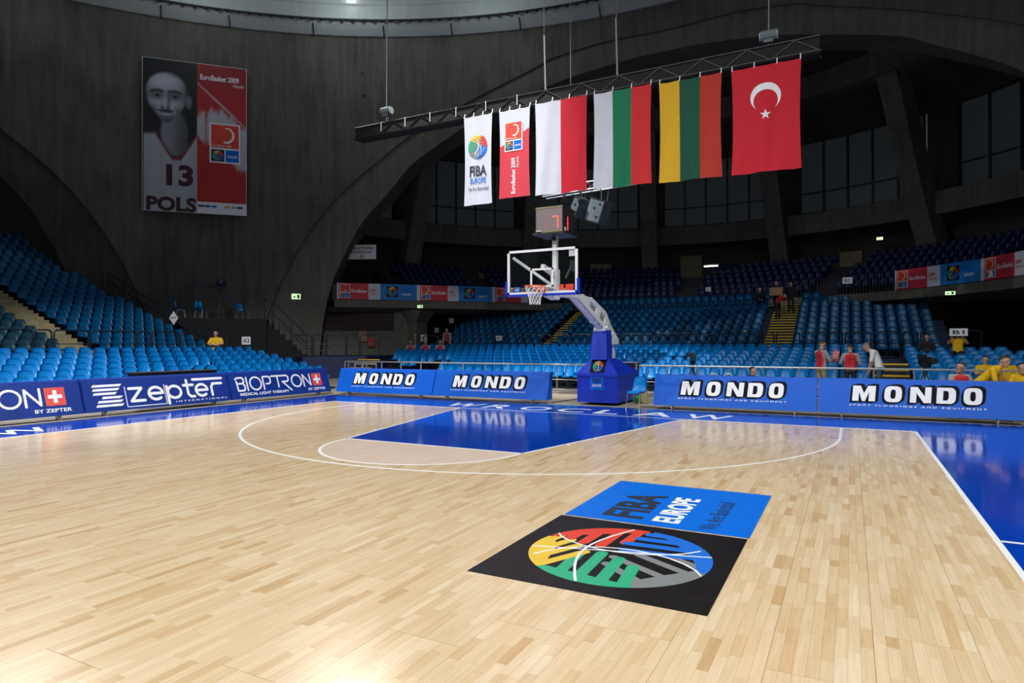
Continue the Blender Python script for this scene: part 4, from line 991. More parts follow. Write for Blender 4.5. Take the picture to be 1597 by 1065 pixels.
# ================================================================== poster on the pier
pa_, pb_ = cp(140.65, 8.88, 32.15), cp(131.55, 8.88, 32.15); pd = (pb_ - pa_); PW = pd.length; pd.normalize(); pn = Vector((pd.y, -pd.x, 0))
if pn.dot(O - pa_) < 0: pn = -pn
PH = 8.12
fp = lambda a, b, c=0: pa_ + pd * a + Vector((0, 0, b)) + pn * (.03 + c)
po = thing('wall_poster', 'tall hanging poster of a basketball player in a white number 13 jersey', 'poster', pa_ + pd * PW / 2)
MB().prism([(-.02, -.02), (PW + .02, -.02), (PW + .02, PH + .02), (-.02, PH + .02)], lambda a, b: fp(a, b, -.03), lambda a, b: fp(a, b, -.002)).build('backing', 'white', po)
# printed portrait (generic face) as a fine grid of coloured cells
HW = PW * .515; nx, ny = 130, 300
def soft(d, w): return 1 / (1 + math.exp(max(-40, min(40, d / w))))
def portrait(x, y):      # x 0..1 across, y 0..1 up, on the left half of the poster
    g = .012
    def ell(cx, cy, rx, ry, w=.05): return soft(math.hypot((x - cx) / rx, (y - cy) / ry) - 1, w)
    neck = max(ell(.58, .52, .25, .15, .04), ell(.62, .44, .22, .07, .05)); g = g * (1 - neck) + neck * (.08 + .16 * soft(x - .62, .05))
    ear = ell(.845, .735, .055, .042, .10); g = g * (1 - ear) + ear * .16
    hd = soft(max(math.hypot((x - .44) / .375, (y - .79) / .125) if y > .79 else 0, math.hypot((x - .44) / max(.2, .375 - .15 * max(0, .72 - y) / .12), (y - .79) / .205) if y <= .79 else 0) - 1, .025)
    sh = .30 + .22 * ell(.36, .86, .26, .05, .3) + .14 * ell(.25, .70, .12, .04, .3) + .16 * ell(.60, .69, .11, .035, .3) - .20 * soft(.72 - x, .04) - .14 * soft(x - .12, .03)
    g = g * (1 - hd) + hd * max(.03, sh)
    hl = .892 + .02 * math.cos((x - .4) * 7)
    hr = hd * max(soft(hl - y, .006), soft(.79 - x, .012) * soft(.765 - y, .008)); g = g * (1 - hr) + hr * .015
    for ex, s_ in ((.26, 1), (.585, -1)):
        bw = soft(abs(y - (.795 - .10 * abs(x - ex) ** 1.2 + .02 * s_ * (x - ex))) - .0085, .002) * soft(abs(x - ex) - .125, .012); g *= 1 - .9 * bw
        g *= 1 - .6 * ell(ex, .768, .13, .022, .25)
        e_ = ell(ex, .760, .075, .0095, .12); g = g * (1 - e_) + e_ * .10
        g *= 1 - .95 * ell(ex + .01, .760, .026, .0095, .12)
        g *= 1 - .4 * ell(ex, .742, .09, .008, .3)
    g += .12 * hd * ell(.405, .725, .028, .05, .3)
    g *= 1 - .5 * ell(.475, .725, .022, .045, .3); g *= 1 - .75 * ell(.36, .683, .03, .008, .25); g *= 1 - .75 * ell(.46, .681, .03, .008, .25)
    g *= 1 - .5 * soft(abs(y - (.69 - .9 * abs(x - .42 - .17))) - .008, .003) * soft(abs(x - .60) - .035, .01)
    mus = ell(.42, .662, .155, .0125, .12); g *= 1 - .85 * mus
    brd = hd * soft(y - (.662 - .035 * (1 - min(1, abs(x - .43) / .28) ** 2)), .006) * (1 - .75 * ell(.43, .636, .15, .022, .1)) * (1 if 1 else 0); g *= 1 - .82 * brd
    for cx in (.20, .665): g *= 1 - .6 * hd * ell(cx, .66, .05, .035, .3)
    lp = ell(.43, .634, .125, .0165, .1); g = g * (1 - lp) + lp * .06
    te = ell(.43, .638, .105, .009, .12); g = g * (1 - te) + te * .42
    g += .05 * ell(.43, .612, .09, .006, .3) * hd
    c = [g, g * 1.05, g * 1.2]
    # jersey
    neckline = .345 + 1.05 * max(0, abs(x - .62) - .085) ** 1.0 * .52 if x < .62 else .345 + max(0, x - .70) * 1.02 * .55
    jy = soft(y - min(.54 - .04 * (1 - x), neckline + (.0 if True else 0)), .004) if (x > .02) else 0
    side = soft(y - .53, .003)
    j = jy * side
    jl = .42 - .05 * math.sin(x * 22) * soft(abs(y - .2) - .2, .1) * .5
    c = [a * (1 - j) + j * b for a, b in zip(c, (jl, jl * 1.05, jl * 1.14))]
    tr_ = soft(abs(y - neckline - .005) - .012, .003) * soft(y - .53, .003) * soft(.34 - y, .003)
    c = [a * (1 - tr_) + tr_ * b for a, b in zip(c, (.22, .03, .05))]
    return (*c, 1)
def cloudy(x, y):        # right half: red with a pale cloud band
    wob = .012 * math.sin(x * 31 + y * 17) + .008 * math.sin(x * 57 - y * 40)
    yu = .585 + .085 * math.sin(math.pi * min(1, .15 + x * .9)) - .10 * max(0, x - .55); yl = .475 - .235 * min(1, x * 1.1)
    band = soft(y - yu - wob, .008) * soft(yl + wob * .7 - y, .006)
    st = soft(abs(y - (.86 - .30 * x)) - (.004 + .006 * math.sin(x * 3)), .002) * .75
    k = max(band, st)
    base = (.46, .018, .022); w = (.45, .46, .50)
    sh = 1 - .4 * soft(.80 - y, .05) - .2 * soft(abs(y - .16 - .3 * x) - .03, .03)
    return tuple((b * sh) * (1 - k) + k * q for b, q in zip(base, w)) + (1,)
def vcol(name):
    m = bpy.data.materials.new(name); m.use_nodes = True; a = m.node_tree.nodes.new('ShaderNodeAttribute'); a.attribute_name = 'print'
    b = m.node_tree.nodes['Principled BSDF']; m.node_tree.links.new(a.outputs['Color'], b.inputs['Base Color']); b.inputs['Roughness'].default_value = .6; MATS[name] = m
vcol('print')
def printed(name, nx, ny, x0, x1, y0, y1, fn, c):
    mb = MB().grid(nx, ny, lambda a, b: fp(x0 + (x1 - x0) * a, y0 + (y1 - y0) * b, c)); o = mb.build(name, 'print', po, fix=False)
    at = o.data.attributes.new('print', 'FLOAT_COLOR', 'POINT'); dat = []
    for j in range(ny + 1):
        for i in range(nx + 1): dat += list(fn(i / nx, j / ny))
    at.data.foreach_set('color', dat); return o
pp = printed('portrait_print', nx, ny, 0, HW, 0, PH, portrait, 0)
rp = printed('red_print', 70, 200, HW, PW, .62, PH, cloudy, 0)
MB().text('13', lambda a, b: fp(a, b, .01), HW * .43, 1.38, HW * .5, 1.15, offset=.04).build('number', mat('maroon', (.05, .008, .02), .6) and 'maroon', pp)
MB().text('POLS', lambda a, b: fp(a, b, .01), HW * .07, .0, HW * .92, .78, offset=.04).build('lettering', 'maroon', pp)
x0 = HW
MB().text('EuroBasket 2009', lambda a, b: fp(a, b, .01), x0 + .15, PH * .895, 1.95, .3, offset=.02).build('lettering', 'white', rp); MB().text('POLAND', lambda a, b: fp(a, b, .01), x0 + 1.8, PH * .865, .55, .15, offset=.01).build('lettering', 'white', rp)
event_card(po, lambda a, b, c=0: fp(a, b, c), x0 + .62, PH * .345, 1.55, .012)
MB().text('WROCLAW 7-9 SEPTEMBER', lambda a, b: fp(x0 + .52 - b, a, .01), PH * .46, 0, 1.9, .14, offset=.01).build('small_lettering', 'banner_red', rp)
for a, w, m in ((.05, .32, 'ink'), (.4, .26, 'deep_blue'), (.72, .26, 'sticker_blue'), (1.35, .3, 'flag_yellow'), (1.72, .22, 'shirt_grey'), (2.0, .3, 'deep_blue')):
    MB().poly([(x0 + a, .34), (x0 + a + w, .34), (x0 + a + w, .45), (x0 + a, .45)], lambda p, q: fp(p, q, .01)).build('sponsor_mark', m, po)

# ================================================================== railings and barriers
def hoop(label, p, d, w, z0, h=1.12, bars=2):
    p, d = Vector(p), Vector(d).normalized(); t = thing('crowd_barrier', label, 'barrier', (p.x, p.y, z0), 'dark hoop barriers')
    r = .12; q = lambda s, z: p + d * s + Vector((0, 0, z0 + z))
    pts = [q(0, 0), q(0, h - r)] + [q(r - r * math.cos(R_(a)), h - r + r * math.sin(R_(a))) for a in (30, 60, 90)] + [q(w - r + r * math.cos(R_(a)), h - r + r * math.sin(R_(a))) for a in (90, 60, 30)] + [q(w, h - r), q(w, 0)]
    MB().tube(pts, .03, 6).build('frame', 'rail_dark', t)
    for b in range(bars): MB().cyl(q(0, .3 + .35 * b), q(w, .3 + .35 * b), .016, n=5).build('bar', 'rail_dark', t)
x = -15.4; k = 0
while x < 10.4:
    k += 1; w = .95 if k % 3 else .5
    hoop('dark metal hoop barrier in front of the blue tier behind the basket, %s from left' % nth(k), (x, 15.75, 0), (1, 0, 0), w, 1.1); x += w + .1
y = 4.0; k = 0
while y > -9.5:
    k += 1; w = (1.1, .5, 1.6)[k % 3]
    hoop('dark metal hoop barrier in front of the left tier, %s from its far end' % nth(k), (-17.3, y, 0), (0, -1, 0), w, 1.1); y -= w + .08
pa, pb = Vector((-19.2, 9.5, 0)), Vector((-15.9, 12.2, 0)); L_ = (pb - pa).length; s = 0; k = 0
while s < L_:
    k += 1; w = .95 if k % 2 else .6
    hoop('dark hoop barrier in the corner beside the black platform, %s from left' % nth(k), pa + (pb - pa).normalized() * s, pb - pa, w, 1.1); s += w + .08
# silver railing along the stand behind the basket
def railing(name, label, pts, posts, h, m, mid=(.45,), r=.03):
    t = thing(name, label, 'railing', pts[0])
    P = [Vector(p) for p in pts]
    MB().tube([p + Vector((0, 0, h)) for p in P], r, 6).build('handrail', m, t)
    for z in mid: MB().tube([p + Vector((0, 0, z)) for p in P], r * .7, 6).build('mid_rail', m, t)
    for q in posts: MB().cyl(Vector(q), Vector(q) + Vector((0, 0, h)), r * .8, n=6).build('post', m, t)
    return t
railing('silver_railing', 'long silver tube railing behind the boards under the basket', [(-13.4, 7.0, 0), (13, 7.0, 0)], [(-13.4 + 1.02 * i, 7.0, 0) for i in range(27)], .98, 'steel', (.42, .06))
railing('silver_railing', 'short silver railing with gate in the corner beyond the red-cross board', [(-11.0, 4.9, 0), (-11.0, 6.2, 0), (-13.2, 7.0, 0)], [(-11.0, 4.9, 0), (-11, 5.6, 0), (-11, 6.2, 0), (-12.1, 6.6, 0), (-13.2, 7, 0)], .95, 'steel', (.42,))
# sloping rail at the edge of the left tier
def zt(x): k = (-18.9 - x) / .75; return 1.12 + .235 * k + .0045 * k * k
pts = [(-19.0 - 8.5 * i / 8, 4.97, zt(-19.0 - 8.5 * i / 8)) for i in range(9)]
t = thing('stair_railing', 'dark sloping railing along the edge of the left tier against the concrete pier', 'railing', pts[0])
for h in (1.0, .6): MB().tube([Vector(p) + Vector((0, 0, h)) for p in pts], .035, 6).build('rail', 'rail_dark', t)
for i in range(8):
    x = -19 - 8.5 * i / 7; MB().cyl((x, 4.97, zt(x) - .3), (x, 4.97, zt(x) + 1.0), .03, n=6).build('post', 'rail_dark', t)

c = Vector((-22.2, 5.0, zt(-22.2) + .75)); t = thing('diamond_sign', 'white diamond-shaped sign on the sloping railing of the left tier', 'sign', c); MB().prism([(0, -.33), (.22, 0), (0, .33), (-.22, 0)], lambda a, b: c + rt * a + Vector((0, 0, b)) - fw * .10, lambda a, b: c + rt * a + Vector((0, 0, b)) - fw * .12).build('panel', 'white', t); MB().prism([(-.15, -.02), (.15, .03), (.15, .06), (-.15, .01)], lambda a, b: c + rt * a + Vector((0, 0, b)) - fw * .12, lambda a, b: c + rt * a + Vector((0, 0, b)) - fw * .13).build('marking', 'ink', t)
# ================================================================== television platform in the corner
pc = Vector((-22.0, 6.35, 0)); pdv = Vector((.7071, .7071, 0)); pnv = Vector((-.7071, .7071, 0)); PZ = 3.02
fpl = lambda s, d, z: pc + pdv * s + pnv * d + Vector((0, 0, z))
pf = thing('camera_platform', 'black draped television platform in the corner below the poster', 'platform', pc)
MB().prism([(-1.6, 0), (2.95, 0), (2.95, 2.4), (-1.6, 2.4)], lambda a, b: fpl(a, b, 1.1), lambda a, b: fpl(a, b, PZ)).build('platform_body', 'drape', pf)
for k in range(7):
    z = PZ - .26 * (k + 1); MB().prism([(2.95 + .28 * k, .2), (2.95 + .28 * (k + 1), .2), (2.95 + .28 * (k + 1), 1.5), (2.95 + .28 * k, 1.5)], lambda a, b: fpl(a, b, 1.08), lambda a, b: fpl(a, b, max(1.12, z))).build('step', 'drape', pf)
t = thing('platform_railing', 'thin black railing round the television platform', 'railing', fpl(0, .1, PZ))
for h in (1.05, .55):
    MB().tube([fpl(-1.5, .1, PZ + h), fpl(1.0, .1, PZ + h), fpl(2.85, .1, PZ + h), fpl(2.85, 2.2, PZ + h)], .025, 5).build('rail', 'rail_dark', t)
for s in (-1.5, -.2, .85, 1.9, 2.85): MB().cyl(fpl(s, .1, PZ), fpl(s, .1, PZ + 1.05), .025, n=5).build('post', 'rail_dark', t)
t = thing('stair_railing', 'dark handrail going down the platform steps', 'railing', fpl(4.1, 1.6, 1.12))
MB().tube([fpl(3.2, 1.6, PZ - .6), fpl(3.2, 1.6, PZ + .75), fpl(3.35, 1.6, PZ + .8), fpl(4.9, 1.6, 2.25), fpl(4.9, 1.6, 1.12)], .028, 6).cyl(fpl(4.1, 1.6, 1.6), fpl(4.1, 1.6, 2.95), .02, n=5).tube([fpl(3.2, 1.6, PZ + .3), fpl(4.9, 1.6, 1.75)], .02, 5).build('rail', 'rail_dark', t)
def plain_chair(p, rz, label, m='seat_light'):
    t = thing('plastic_chair', label, 'chair', p); M = Matrix.Translation(p) @ Matrix.Rotation(rz, 4, 'Z')
    me = SM[m][0]; o = link('shell', me, t); o.matrix_parent_inverse = Matrix(); o.rotation_euler = (0, 0, rz)
    for sx in (-.2, .2):
        MB().tube([M @ Vector(q) for q in ((sx, .02, 0), (sx * .9, .08, .41), (sx * .9, .36, .41), (sx, .48, 0))], .013, 5).build('leg', 'steel', t)
    return t
for k, (s, d, rz, lb) in enumerate(((-.85, .5, 150, 'blue plastic chair with pale legs at the left of the platform'), (-.05, .6, 200, 'blue plastic chair on the platform left of the camera tripod'), (1.95, .6, 100, 'blue plastic chair on the platform right of the camera tripod'))):
    plain_chair(fpl(s, d, PZ), R_(rz), lb)
def tripod_camera(p, h, rz, label, big=True):
    t = thing('video_camera', label, 'video camera', p); p = Vector(p); M = Matrix.Translation(p + Vector((0, 0, h))) @ Matrix.Rotation(rz, 4, 'Z')
    for a in (90, 210, 330):
        e = p + Vector((.42 * math.cos(R_(a)), .42 * math.sin(R_(a)), 0)); MB().cyl(e, p + Vector((0, 0, h - .22)), .016, .022, 6).build('tripod_leg', 'dark_metal', t)
    MB().cyl(p + Vector((0, 0, h - .3)), p + Vector((0, 0, h - .08)), .07, .05, 8).bx(-.09, .09, -.14, .14, -.1, -.02, M).build('tripod_head', 'dark_metal', t)
    b = MB().bx(-.08, .08, -.22, .22, -.02, .22, M).bx(-.05, .05, .0, .3, .22, .28, M).build('camera_body', 'black', t)
    MB().cyl(M @ Vector((0, -.22, .1)), M @ Vector((0, -.5, .1)), .075, .09, 10).build('lens', 'dark_metal', t)
    MB().bx(-.17, -.08, -.1, .1, .15, .27, M).bar(M @ Vector((-.1, .0, .2)), M @ Vector((-.1, 0, .32)), .02).build('viewfinder', 'dark_metal', t)
    MB().cyl(M @ Vector((.03, .12, .0)), M @ Vector((.12, .55, -.12)), .014, n=5).build('pan_handle', 'dark_metal', t)
    return t
tripod_camera(fpl(.72, .75, PZ), 1.62, R_(135 - 90 + 180 + 70), 'video camera under a glossy cover on the corner platform')
c = fpl(.72, .75, PZ + 1.85); tag(MB().sph(c, (.24, .2, .2), 10, 7).build('rain_cover', mat('plastic_black', (.015, .02, .05), .15) and 'plastic_black', None, True), 'glossy dark plastic cover over the platform camera', 'cover')
c = fpl(-.6, .9, PZ); t = thing('work_lamp', 'small dark work lamp on a bent arm on the platform', 'lamp', c)
MB().tube([c, c + Vector((0, 0, 1.55)), c + pdv * .1 + Vector((0, 0, 1.75)), c + pdv * .4 + Vector((0, 0, 1.72))], .022, 6).build('stand', 'rail_dark', t); MB().bar(c + pdv * .35 + Vector((0, 0, 1.7)), c + pdv * .75 + Vector((0, 0, 1.68)), .2).build('lamp_head', 'plastic_black', t)
tripod_camera((1.6, 7.6, 0), 1.15, R_(15), 'black video camera on a tripod behind the railing, right of the basket base')
tripod_camera((8.35, 7.75, 0), 1.12, R_(25), 'large black video camera on a tripod beside the seated red-shirted man')

# ================================================================== signs
def sign(label, p, d, w, h, txt, m='white', ink='ink', off=.02, lines=None, cat='sign'):
    p, d = Vector(p), Vector(d).normalized(); n = Vector((d.y, -d.x, 0)); 
    if n.dot(CAM - p) < 0: n = -n
    f = lambda a, b, c=0: p + d * (a - w / 2) + Vector((0, 0, b - h / 2)) + n * c
    t = thing('sign_board', label, cat, p)
    MB().prism([(0, 0), (w, 0), (w, h), (0, h)], lambda a, b: f(a, b, -.012), lambda a, b: f(a, b, 0)).build('panel', m, t)
    for tx, x, y, ww, hh in (lines if lines is not None else [(txt, w * .18, h * .25, w * .64, h * .5)]):
        MB().text(tx, lambda a, b: f(a, b, .006), x, y, ww, hh, offset=off).build('lettering', ink, t)
    return t, f
X = (1, 0, 0)
sign('white paper sign reading A3 on the front of the black platform', fpl(2.0, -.06, 1.92), pdv, .42, .40, 'A3')
sign('small white B1 sign on the barrier left of the narrow stair', (-10.4, 15.66, 2.05), X, .36, .26, 'B1')
sign('white B2 sign on the balcony railing above the right seat block', bp_(ang_of(1323), -.06, 5.0), (1, -.12, 0), .45, .32, 'B2')
sign('small white B2 sign on the balcony railing near the balcony stair', bp_(ang_of(1105), -.06, 5.05), (1, .1, 0), .30, .24, 'B2')
t, f = sign('white no-smoking sign on the middle concrete rib', ap(102.4, 20.3, 8.15), (1, .25, 0), .42, .42, '', lines=[], ink='ink')
m2 = MB(); P = arcp(.21, .21, .15, .15, 0, 360, 16); Q = arcp(.21, .21, .11, .11, 0, 360, 16)
for i in range(16): m2.poly([P[i], P[i + 1], Q[i + 1], Q[i]], lambda a, b: f(a, b, .008))
m2.poly(capsule((.11, .31), (.31, .11), .02), lambda a, b: f(a, b, .009)); m2.build('symbol', 'ink', t)
pz = at_d(564, 393, 38.5); t, f = sign('white no-smoking sign in Polish hanging beside the arch', pz, (.92, .38, 0), 1.75, .85, '', lines=[('ZAKAZ PALENIA', .12, .58, 1.5, .17), ('PAPIEROSÓW', .25, .34, 1.25, .17)])
m2 = MB(); P = arcp(.87, .15, .11, .11, 0, 360, 16); Q = arcp(.87, .15, .08, .08, 0, 360, 16)
for i in range(16): m2.poly([P[i], P[i + 1], Q[i + 1], Q[i]], lambda a, b: f(a, b, .008))
m2.poly(capsule((.8, .21), (.94, .09), .015), lambda a, b: f(a, b, .009)); m2.build('symbol', 'ink', t)
sign('small pale number sign on the far right concrete rib', ap(53.2, 20.1, 7.9), (1, -.5, 0), .5, .4, 'M3', m='shirt_grey')
sign('white B1 sign held up by the yellow steward on the right', at_y(1495, 518, 13.2), X, .55, .27, 'B1')
sign('white B1 sign on a stick behind the three seated red shirts', at_y(661, 527, 15.9), X, .42, .36, 'B1')
for lb, u, v, yy in (('small grey notice on the dark wall above the three seated red shirts', 681, 515, 17.0), ('small grey notice under the balcony left of the blue tier', 704, 500, 17.6)): sign(lb, at_y(u, v, yy), X, .3, .28, '', m='shirt_grey', lines=[('B', .1, .06, .1, .16)])
def exitsign(label, p, d, w, h):
    t, f = sign(label, p, d, w, h, '', m='exit_green', lines=[], cat='exit sign')
    m2 = MB(); m2.poly([(w * .12, h * .42), (w * .3, h * .2), (w * .3, h * .34), (w * .5, h * .34), (w * .5, h * .5), (w * .3, h * .5), (w * .3, h * .64)], lambda a, b: f(a, b, .006)).poly([(w * .6, h * .15), (w * .85, h * .15), (w * .85, h * .85), (w * .6, h * .85)], lambda a, b: f(a, b, .006)); m2.build('symbol', 'exit_dark', t)
exitsign('lit green exit sign on the foot of the arch', cp(126.9, 4.45, RH + .05), pdv, .5, .3)
exitsign('lit exit sign hanging under the left balcony', at_d(655, 478, 37), X, .36, .16)
exitsign('lit green exit sign under the right balcony', at_d(1482, 457, 27.5), X, .36, .15)
for lb, u, v, D, w, m in (('small warm wall lamp on the gallery wall behind the right ribs', 1372, 372, 37.2, .3, 'lamp_warm'), ('thin white tube light on the balcony back wall', 1109, 414, 41, .85, 'lamp_white')):
    c = at_d(u, v, D); t = thing('wall_lamp', lb, 'lamp', c); MB().bx(c.x - w / 2, c.x + w / 2, c.y - .05, c.y, c.z - .07, c.z + .07 if m == 'lamp_warm' else c.z - .0).build('diffuser', m, t); MB().bx(c.x - w / 2 - .03, c.x + w / 2 + .03, c.y, c.y + .08, c.z - .1, c.z + .1).build('housing', 'dark_metal', t)

# ================================================================== corner under the left balcony
t = thing('concrete_pillar', 'thick concrete pillar carrying the left balcony', 'column', (-17.0, 16.8, 1.1))
MB().prism([(-.75, -.55), (.75, -.55), (.75, .55), (-.75, .55)], lambda a, b: (-17.1 + a, 16.9 + b, 1.1), lambda a, b: (-17.1 + a, 16.9 + b, 3.0)).prism([(-.75, -.55), (.75, -.55), (.75, .55), (-.75, .55)], lambda a, b: (-17.1 + a, 16.9 + b, 3.0), lambda a, b: (-17.1 + a * 1.7, 16.9 + b * 1.5, 3.75)).build('shaft', 'concrete_arch', t)
struct(MB().prism([(-23.2, 11.8), (-16.8, 16.5), (-17.0, 16.8), (-23.4, 12.1)], lambda a, b: (a, b, 1.1), lambda a, b: (a, b, 3.9)).build('wall_corner', 'wall_green'))
e1, e2 = Vector((-23.2, 11.8, 0)), Vector((-16.8, 16.5, 0)); ed = (e2 - e1).normalized(); en = Vector((ed.y, -ed.x, 0))
t = thing('wall_grille', 'dark reddish louvre grille high on the wall under the left balcony', 'grille', e1 + ed * 3 + Vector((0, 0, 3.2)))
fe = lambda a, b, c=0: e1 + ed * a + Vector((0, 0, b)) + en * c
MB().prism([(.9, 2.55), (6.9, 2.55), (6.9, 3.85), (.9, 3.85)], lambda a, b: fe(a, b, .0), lambda a, b: fe(a, b, .04)).build('panel', 'grille', t)
for i in range(9): MB().prism([(.9, 2.62 + .14 * i), (6.9, 2.62 + .14 * i), (6.9, 2.66 + .14 * i), (.9, 2.66 + .14 * i)], lambda a, b: fe(a, b, .03), lambda a, b: fe(a, b, .07)).build('slat', 'black', t)
t = thing('wall_cabinet', 'dark metal wall cabinet behind the corner barriers', 'cabinet', fe(2.0, 1.2, .1)); MB().prism([(1.55, 1.35), (2.3, 1.35), (2.3, 2.45), (1.55, 2.45)], lambda a, b: fe(a, b, .0), lambda a, b: fe(a, b, .25)).build('body', 'dark_metal', t); MB().prism([(1.7, 2.3), (2.2, 2.3), (2.2, 2.36), (1.7, 2.36)], lambda a, b: fe(a, b, .25), lambda a, b: fe(a, b, .27)).build('handle', 'steel', t)
t = thing('fire_hose_cabinet', 'pale fire cabinet with red box on the corner wall', 'cabinet', fe(5.3, 1.6, .1)); MB().prism([(4.9, 1.9), (5.35, 1.9), (5.35, 2.5), (4.9, 2.5)], lambda a, b: fe(a, b, .0), lambda a, b: fe(a, b, .15)).build('body', 'cardboard', t); MB().prism([(5.38, 1.6), (5.78, 1.6), (5.78, 2.1), (5.38, 2.1)], lambda a, b: fe(a, b, .0), lambda a, b: fe(a, b, .2)).build('red_box', 'hydrant_red', t)

# ================================================================== odds and ends beside the basket
p = at_z(986, 637, 0); plain_chair(p + Vector((0, 0, .002)), R_(-12), 'blue plastic chair with steel legs right beside the basket base')
mo = thing('crt_monitor', 'boxy black monitor on a metal stand behind the basket base', 'monitor', (.45, 5.2, 0))
c = at_y(977, 577, 5.2); MB().bx(c.x - .3, c.x + .3, 5.2, 5.6, c.z - .23, c.z + .23).build('case', 'dark_metal', mo); MB().bx(c.x - .25, c.x + .25, 5.18, 5.2, c.z - .17, c.z + .19).build('screen', 'screen', mo)
MB().bx(c.x - .34, c.x + .34, 5.15, 5.65, c.z - .27, c.z - .23).bx(c.x - .36, c.x + .36, 5.15, 5.6, c.z + .23, c.z + .26).bar((c.x - .33, 5.2, 0), (c.x - .33, 5.2, c.z + .23), .04).bar((c.x + .33, 5.2, 0), (c.x + .33, 5.2, c.z + .23), .04).build('stand', 'steel', mo)
c = at_z(993, 622, .12); tag(MB().sph((c.x, c.y, .12), .12, 12, 8).build('ball', 'ball_green', None, True), 'green ball on the floor behind the blue chair', 'ball')
c = at_z(1003, 628, 0); t = thing('broom', 'straw broom leaning behind the blue chair', 'broom', c); MB().prism([(-.09, 0), (.13, 0), (.08, .42), (-.05, .45)], lambda a, b: c + Vector((a, 0, b)), lambda a, b: c + Vector((a, .12, b))).build('bristles', 'straw', t); MB().cyl(c + Vector((.02, .06, .42)), c + Vector((.08, .3, .95)), .015, n=6).build('handle', 'dark_metal', t)
tag(MB().tube([at_z(u, v, .012) for u, v in ((860, 628), (880, 625), (905, 621), (930, 618))], .012, 5).build('floor_cable', 'black'), 'black cable lying on the floor left of the basket base', 'cable')
tag(MB().tube([at_z(u, v, .012) for u, v in ((540, 614), (600, 618), (660, 621), (720, 624), (780, 626), (840, 629))], .012, 5).build('floor_cable', 'black'), 'black cable lying under the boards left of the basket', 'cable')
# ================================================================== people
def lathe_cap(mb, p, q, r0, r1, n=10):
    p, q = Vector(p), Vector(q); d = q - p; L = d.length
    if L < 1e-5: d = Vector((0, 0, 1)); L = 1e-5
    d.normalize(); u = Vector((1, 0, 0)) if abs(d.x) < .9 else Vector((0, 1, 0)); a = d.cross(u).normalized(); b = d.cross(a)
    prof = [(-r0 * math.cos(t), r0 * math.sin(t)) for t in (0.01, .5, 1.05)] + [(0, r0), (L, r1)] + [(L + r1 * math.cos(t), r1 * math.sin(t)) for t in (1.05, .5, .01)]
    vs = [p + d * s + (a * math.cos(2 * math.pi * i / n) + b * math.sin(2 * math.pi * i / n)) * r for s, r in prof for i in range(n)]
    fs = [(j * n + i, j * n + (i + 1) % n, (j + 1) * n + (i + 1) % n, (j + 1) * n + i) for j in range(len(prof) - 1) for i in range(n)]
    m = len(prof); fs += [tuple(range(n))[::-1], tuple(range((m - 1) * n, m * n))]
    mb.add(vs, fs)
def pose(kind):
    """joints in metres for a 1.78 m figure, facing +y, x to the figure's right"""
    J = dict(pel=(0, 0, .95), spine=(0, .01, 1.18), chest=(0, 0, 1.36), neck=(0, 0, 1.50), head=(0, .03, 1.655), look=(0, 1, 0))
    for s, k in ((1, 'R'), (-1, 'L')):
        J['sh' + k] = (s * .19, -.01, 1.43); J['el' + k] = (s * .25, -.04, 1.15); J['wr' + k] = (s * .25, .06, .90)
        J['hip' + k] = (s * .10, 0, .92); J['kn' + k] = (s * .11, .02, .50); J['an' + k] = (s * .12, -.02, .08)
    if kind == 'sit':
        d = .50
        for k in ('pel', 'spine', 'chest', 'neck', 'head'): x, y, z = J[k]; J[k] = (x, y, z - d + .02)
        for s, k in ((1, 'R'), (-1, 'L')):
            for q in ('sh', 'el', 'wr', 'hip'): x, y, z = J[q + k]; J[q + k] = (x, y, z - d + .02)
            J['kn' + k] = (s * .14, .44, .47); J['an' + k] = (s * .14, .40, .08)
            J['el' + k] = (s * .27, .06, .72); J['wr' + k] = (s * .12, .30, .62)
    return J
PCOUNT = 0
